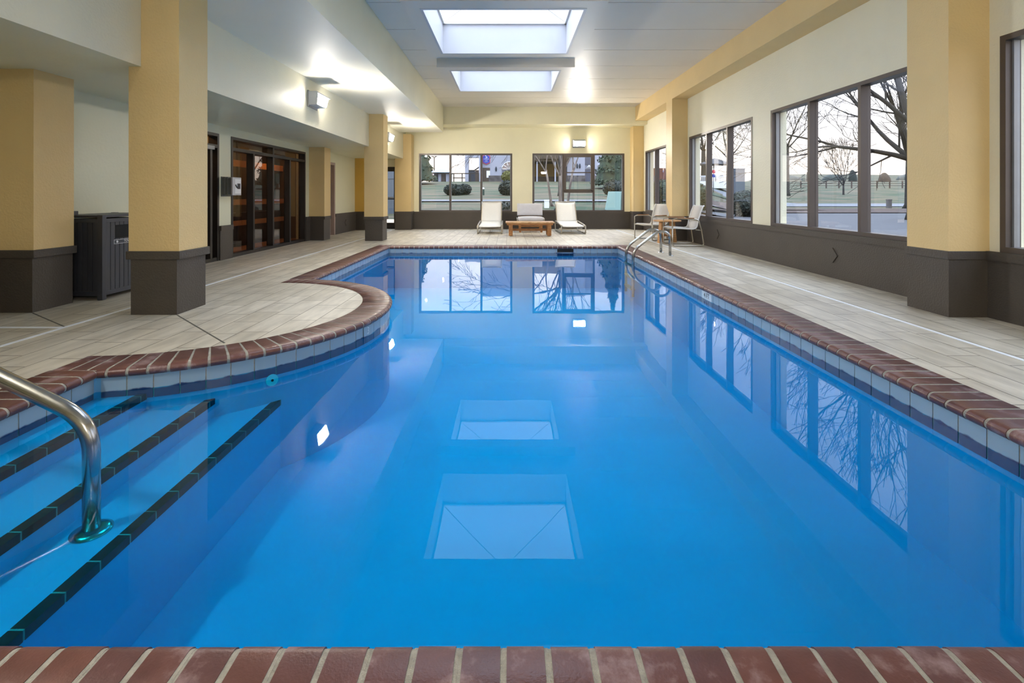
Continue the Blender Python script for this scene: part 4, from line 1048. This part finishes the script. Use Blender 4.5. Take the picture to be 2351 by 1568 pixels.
# dark fence
fn=thing('rail_fence',(px(1040),YI-2,GZ),'dark two-rail fence in front of the pavilion','fence')
ZK=(YI-2)/F
def fx(x): return (x-CX)*ZK
def fz(y): return H-(y-CY)*ZK
for y_ in (398.5,408.5):
    mb=MB(); mb.box(fx(984 if y_<400 else 1040),fx(1100 if y_<400 else 1068),YI-2.05,YI-1.98,fz(y_)-.05,fz(y_)+.05); put(mb,'rail',M['darkframe'],fn)
for x_ in range(985,1101,19):
    mb=MB(); mb.box(fx(x_)-.05,fx(x_)+.05,YI-2.1,YI-2.0,g(0,50)-.2,fz(398)); put(mb,'post',M['darkframe'],fn)
mb=MB(); mb.box(fx(986.5),fx(996.5),YI-2.2,YI-2.11,fz(405),fz(399)); o=put(mb,'fence_notice',M['white']); tag(o,'small white notice with red lines on the dark fence','sign')
for k_ in (0,1):
    mb=MB(); zc=fz(400.8+k_*2.4); mb.box(fx(988),fx(995),YI-2.215,YI-2.2,zc-.04,zc+.03); put(mb,'red_line',M['sign_r'],o)
# lamp post
lp=thing('lamp_post',(fx(997),YI+6,2.4),'tall twin-headed lamp post behind the pavilion','lamp post')
lx=(997-CX)*(YI+6)/F; lz=lambda y: H-(y-CY)*(YI+6)/F
mb=MB(); mb.tube([(lx,YI+6,2.5),(lx,YI+6,lz(362))],.07,8); put(mb,'pole',M['wood_g'],lp)
for s in (-1,1):
    mb=MB(); mb.tube([(lx,YI+6,lz(362)),(lx+s*.2,YI+6,lz(359.5))],.05,6); mb.box(lx+s*.2-.14,lx+s*.2+.14,YI+5.85,YI+6.15,lz(360),lz(358.5)); put(mb,'lamp_head',M['wood_g'],lp)
# bollard, transformer, white box
def at(x,y_,Y): return ((x-CX)*Y/F, Y)
bx_,by_=at(1109.5,0,31); bd=thing('bollard',(bx_,by_,g(bx_,by_)),'dark green bollard with a white cap standing on the lawn','bollard')
mb=MB(); mb.lathe([(.075,0),(.075,.40)],(bx_,by_,g(bx_,by_)),16); put(mb,'post',M['mint_d'],bd)
mb=MB(); mb.lathe([(.08,.40),(.08,.46),(.05,.49)],(bx_,by_,g(bx_,by_)),16); put(mb,'cap',M['white'],bd)
tx=(1411-CX)*20.5/F; tz=g(tx,20.5); tr=thing('transformer_box',(tx,20.5,tz),'mint green tapered transformer box outside the right far window','utility box')
mb=MB(); w=.37
mb.add([(tx-w,20.2,tz),(tx+.18,20.2,tz),(tx+.36,20.75,tz),(tx-w,20.75,tz),(tx-w+.10,20.25,tz+.78),(tx+.22,20.25,tz+.78),(tx+.36,20.7,tz+.78),(tx-w+.14,20.7,tz+.78)],[(0,1,5,4),(1,2,6,5),(2,3,7,6),(3,0,4,7),(4,5,6,7),(3,2,1,0)]); put(mb,'cabinet',M['mint'],tr,.01)
mb=MB(); mb.box(tx+.22,tx+.62,20.4,20.9,tz,tz+.76); put(mb,'side_cabinet',M['mint_d'],tr,.01)
wx=(1255-CX)*21.3/F; mb=MB(); z_=g(wx,21.3); mb.box(wx-.1,wx+.1,21.2,21.4,z_,z_+.34); mb.box(wx-.11,wx+.11,21.19,21.41,z_+.3,z_+.36); tag(put(mb,'utility_box',M['white']),'small white utility box beside the crape myrtle','utility box')
# gazebo
gx,gy=19.2,45.0; gz=2.35; gb=thing('gazebo',(gx,gy,g(gx,gy)),'white hexagonal gazebo with grey roof outside the middle right window','gazebo')
mb=MB(); hexp=lambda r_:[(gx+r_*math.cos(R(60*i+10)),gy+r_*math.sin(R(60*i+10))) for i in range(6)]
h6=hexp(1.55); mb.add([(x,y,gz+1.62) for x,y in hexp(1.8)]+[(gx,gy,gz+2.25)],[(i,(i+1)%6,6) for i in range(6)]+[(5,4,3,2,1,0)]); put(mb,'roof',M['shingle'],gb)
mb=MB(); mb.prism(hexp(1.6),g(gx,gy)-.1,gz+.08,axis='z'); put(mb,'platform',M['white'],gb)
for x,y in h6:
    mb=MB(); mb.tube([(x,y,gz),(x,y,gz+1.62)],.06,6); put(mb,'post',M['white'],gb)
for i in range(6):
    a=Vector((*h6[i],0)); b=Vector((*h6[(i+1)%6],0)); mb=MB()
    mb.tube([a+Vector((0,0,gz+.55)),b+Vector((0,0,gz+.55))],.035,5)
    for k_ in range(1,10): q=a+(b-a)*k_/10; mb.tube([q+Vector((0,0,gz+.08)),q+Vector((0,0,gz+.55))],.018,4)
    put(mb,'railing',M['white'],gb)
# parking signs
sx_,sy_=(1638-CX)*38/F,38; ss=thing('sign_post',(sx_,sy_,g(sx_,sy_)),'post with a red and a blue parking sign in front of the gazebo','sign')
zz=lambda y: H-(y-CY)*38/F
mb=MB(); mb.tube([(sx_,sy_,g(sx_,sy_)-.02),(sx_,sy_,zz(389))],.03,6); put(mb,'post',M['plate'],ss)
mb=MB(); mb.prism([(sx_+.15*math.cos(R(22.5+45*i)),zz(394)+.15*math.sin(R(22.5+45*i))) for i in range(8)],sy_-.06,sy_-.04); put(mb,'red_sign_plate',M['sign_r'],ss)
mb=MB(); mb.box(sx_-.11,sx_+.11,sy_-.06,sy_-.04,zz(407),zz(400)); put(mb,'blue_sign_plate',M['sign_b'],ss)
# utility cabinet
ux,uy=(1693-CX)*32/F,32; uz=g(ux,uy); mb=MB(); mb.box(ux-.35,ux+.35,uy-.3,uy+.3,uz-.05,H+60*32/F*1.0); mb.box(ux-.37,ux+.37,uy-.32,uy+.32,H+60*32/F,H+60*32/F+.05)
tag(put(mb,'utility_cabinet',M['boxgrey']),'tall blue-grey utility cabinet in the right pane of the middle right window','utility box')
# brick building
mb=MB(); bx0=(1440-CX)*75/F; bx1=(1560-CX)*75/F; mb.box(bx0,bx1,75,83,2,H+63*75/F); bb=put(mb,'brick_building',M['brickred']); tag(bb,'low red brick building far off in the far right-hand window','building')
mb=MB()
for x in range(int(bx0),int(bx1),3): mb.box(x+.5,x+2,74.9,74.999,H+33*75/F,H+45*75/F)
put(mb,'window',M['winglass'],bb)
# wooden fence on hill
fh=thing('field_fence',(56,76,g(56,76)),'long weathered post and rail fence below the distant hill','fence')
pts=[(40+i*2.0,76) for i in range(18)]
for x,y in pts:
    mb=MB(); mb.box(x-.07,x+.07,y-.07,y+.07,g(x,y)-.1,g(x,y)+1.2); put(mb,'post',M['wood_g'],fh)
for k_ in (.4,.75,1.1):
    mb=MB(); mb.tube([(x,y,g(x,y)+k_) for x,y in pts],.05,4); put(mb,'rail',M['wood_g'],fh)
qx,qy=(2041-CX)*31/F,31; qz=g(qx,qy); mb=MB(); mb.box(qx-.11,qx+.11,qy-.1,qy+.1,qz-.02,qz+.55); mb.box(qx-.125,qx+.125,qy-.115,qy+.115,qz+.5,qz+.56)
tag(put(mb,'utility_box',M['walk']),'small pale utility pedestal near the big tree by the road','utility box')

# ------------------------------------------------------------------ world
w=bpy.data.worlds.new('sky'); bpy.context.scene.world=w; w.use_nodes=True
N=w.node_tree.nodes; L=w.node_tree.links; bg=N['Background']
tc=N.new('ShaderNodeTexCoord'); sp=N.new('ShaderNodeSeparateXYZ'); L.new(tc.outputs['Generated'],sp.inputs[0])
r=N.new('ShaderNodeValToRGB'); L.new(sp.outputs['Z'],r.inputs['Fac'])
e=r.color_ramp.elements
e[0].position=0; e[0].color=(1.0,.80,.62,1); e[1].position=1; e[1].color=(.80,.90,1.0,1)
for p_,c_ in ((.06,(1.0,.86,.72,1)),(.16,(.88,.86,.88,1)),(.35,(.62,.70,.88,1)),(.6,(.7,.8,.97,1))):
    x=e.new(p_); x.color=c_
st=N.new('ShaderNodeMapRange'); L.new(sp.outputs['Z'],st.inputs['Value']); st.inputs['From Min'].default_value=.35; st.inputs['From Max'].default_value=.95; st.inputs['To Min'].default_value=1.2; st.inputs['To Max'].default_value=3.8
n=N.new('ShaderNodeTexNoise'); n.inputs['Scale'].default_value=3.2; n.inputs['Detail'].default_value=7
mp=N.new('ShaderNodeMapping'); mp.inputs['Scale'].default_value=(1,1,2.6); L.new(tc.outputs['Generated'],mp.inputs['Vector']); L.new(mp.outputs['Vector'],n.inputs['Vector'])
cl=N.new('ShaderNodeValToRGB'); L.new(n.outputs['Fac'],cl.inputs['Fac']); cl.color_ramp.elements[0].position=.42; cl.color_ramp.elements[0].color=(.82,.84,.9,1); cl.color_ramp.elements[1].position=.62; cl.color_ramp.elements[1].color=(1.15,1.12,1.1,1)
mx=N.new('ShaderNodeMixRGB'); mx.blend_type='MULTIPLY'; mx.inputs[0].default_value=1; L.new(r.outputs[0],mx.inputs[1]); L.new(cl.outputs[0],mx.inputs[2])
L.new(mx.outputs[0],bg.inputs['Color']); L.new(st.outputs[0],bg.inputs['Strength'])

# ------------------------------------------------------------------ camera
cam=bpy.data.cameras.new('camera'); co=bpy.data.objects.new('camera',cam); C.objects.link(co)
co.location=(0,0,H); co.rotation_euler=(R(90),0,0)
cam.sensor_width=36; cam.lens=36*F/2351; cam.shift_x=(1175.5-CX)/2351; cam.shift_y=-(784-CY)/2351; cam.clip_start=.05; cam.clip_end=900
sc=bpy.context.scene; sc.camera=co
sc.view_settings.view_transform='Standard'; sc.view_settings.look='None'; sc.view_settings.gamma=1; sc.view_settings.exposure=1.2; sc.view_settings.use_curve_mapping=False
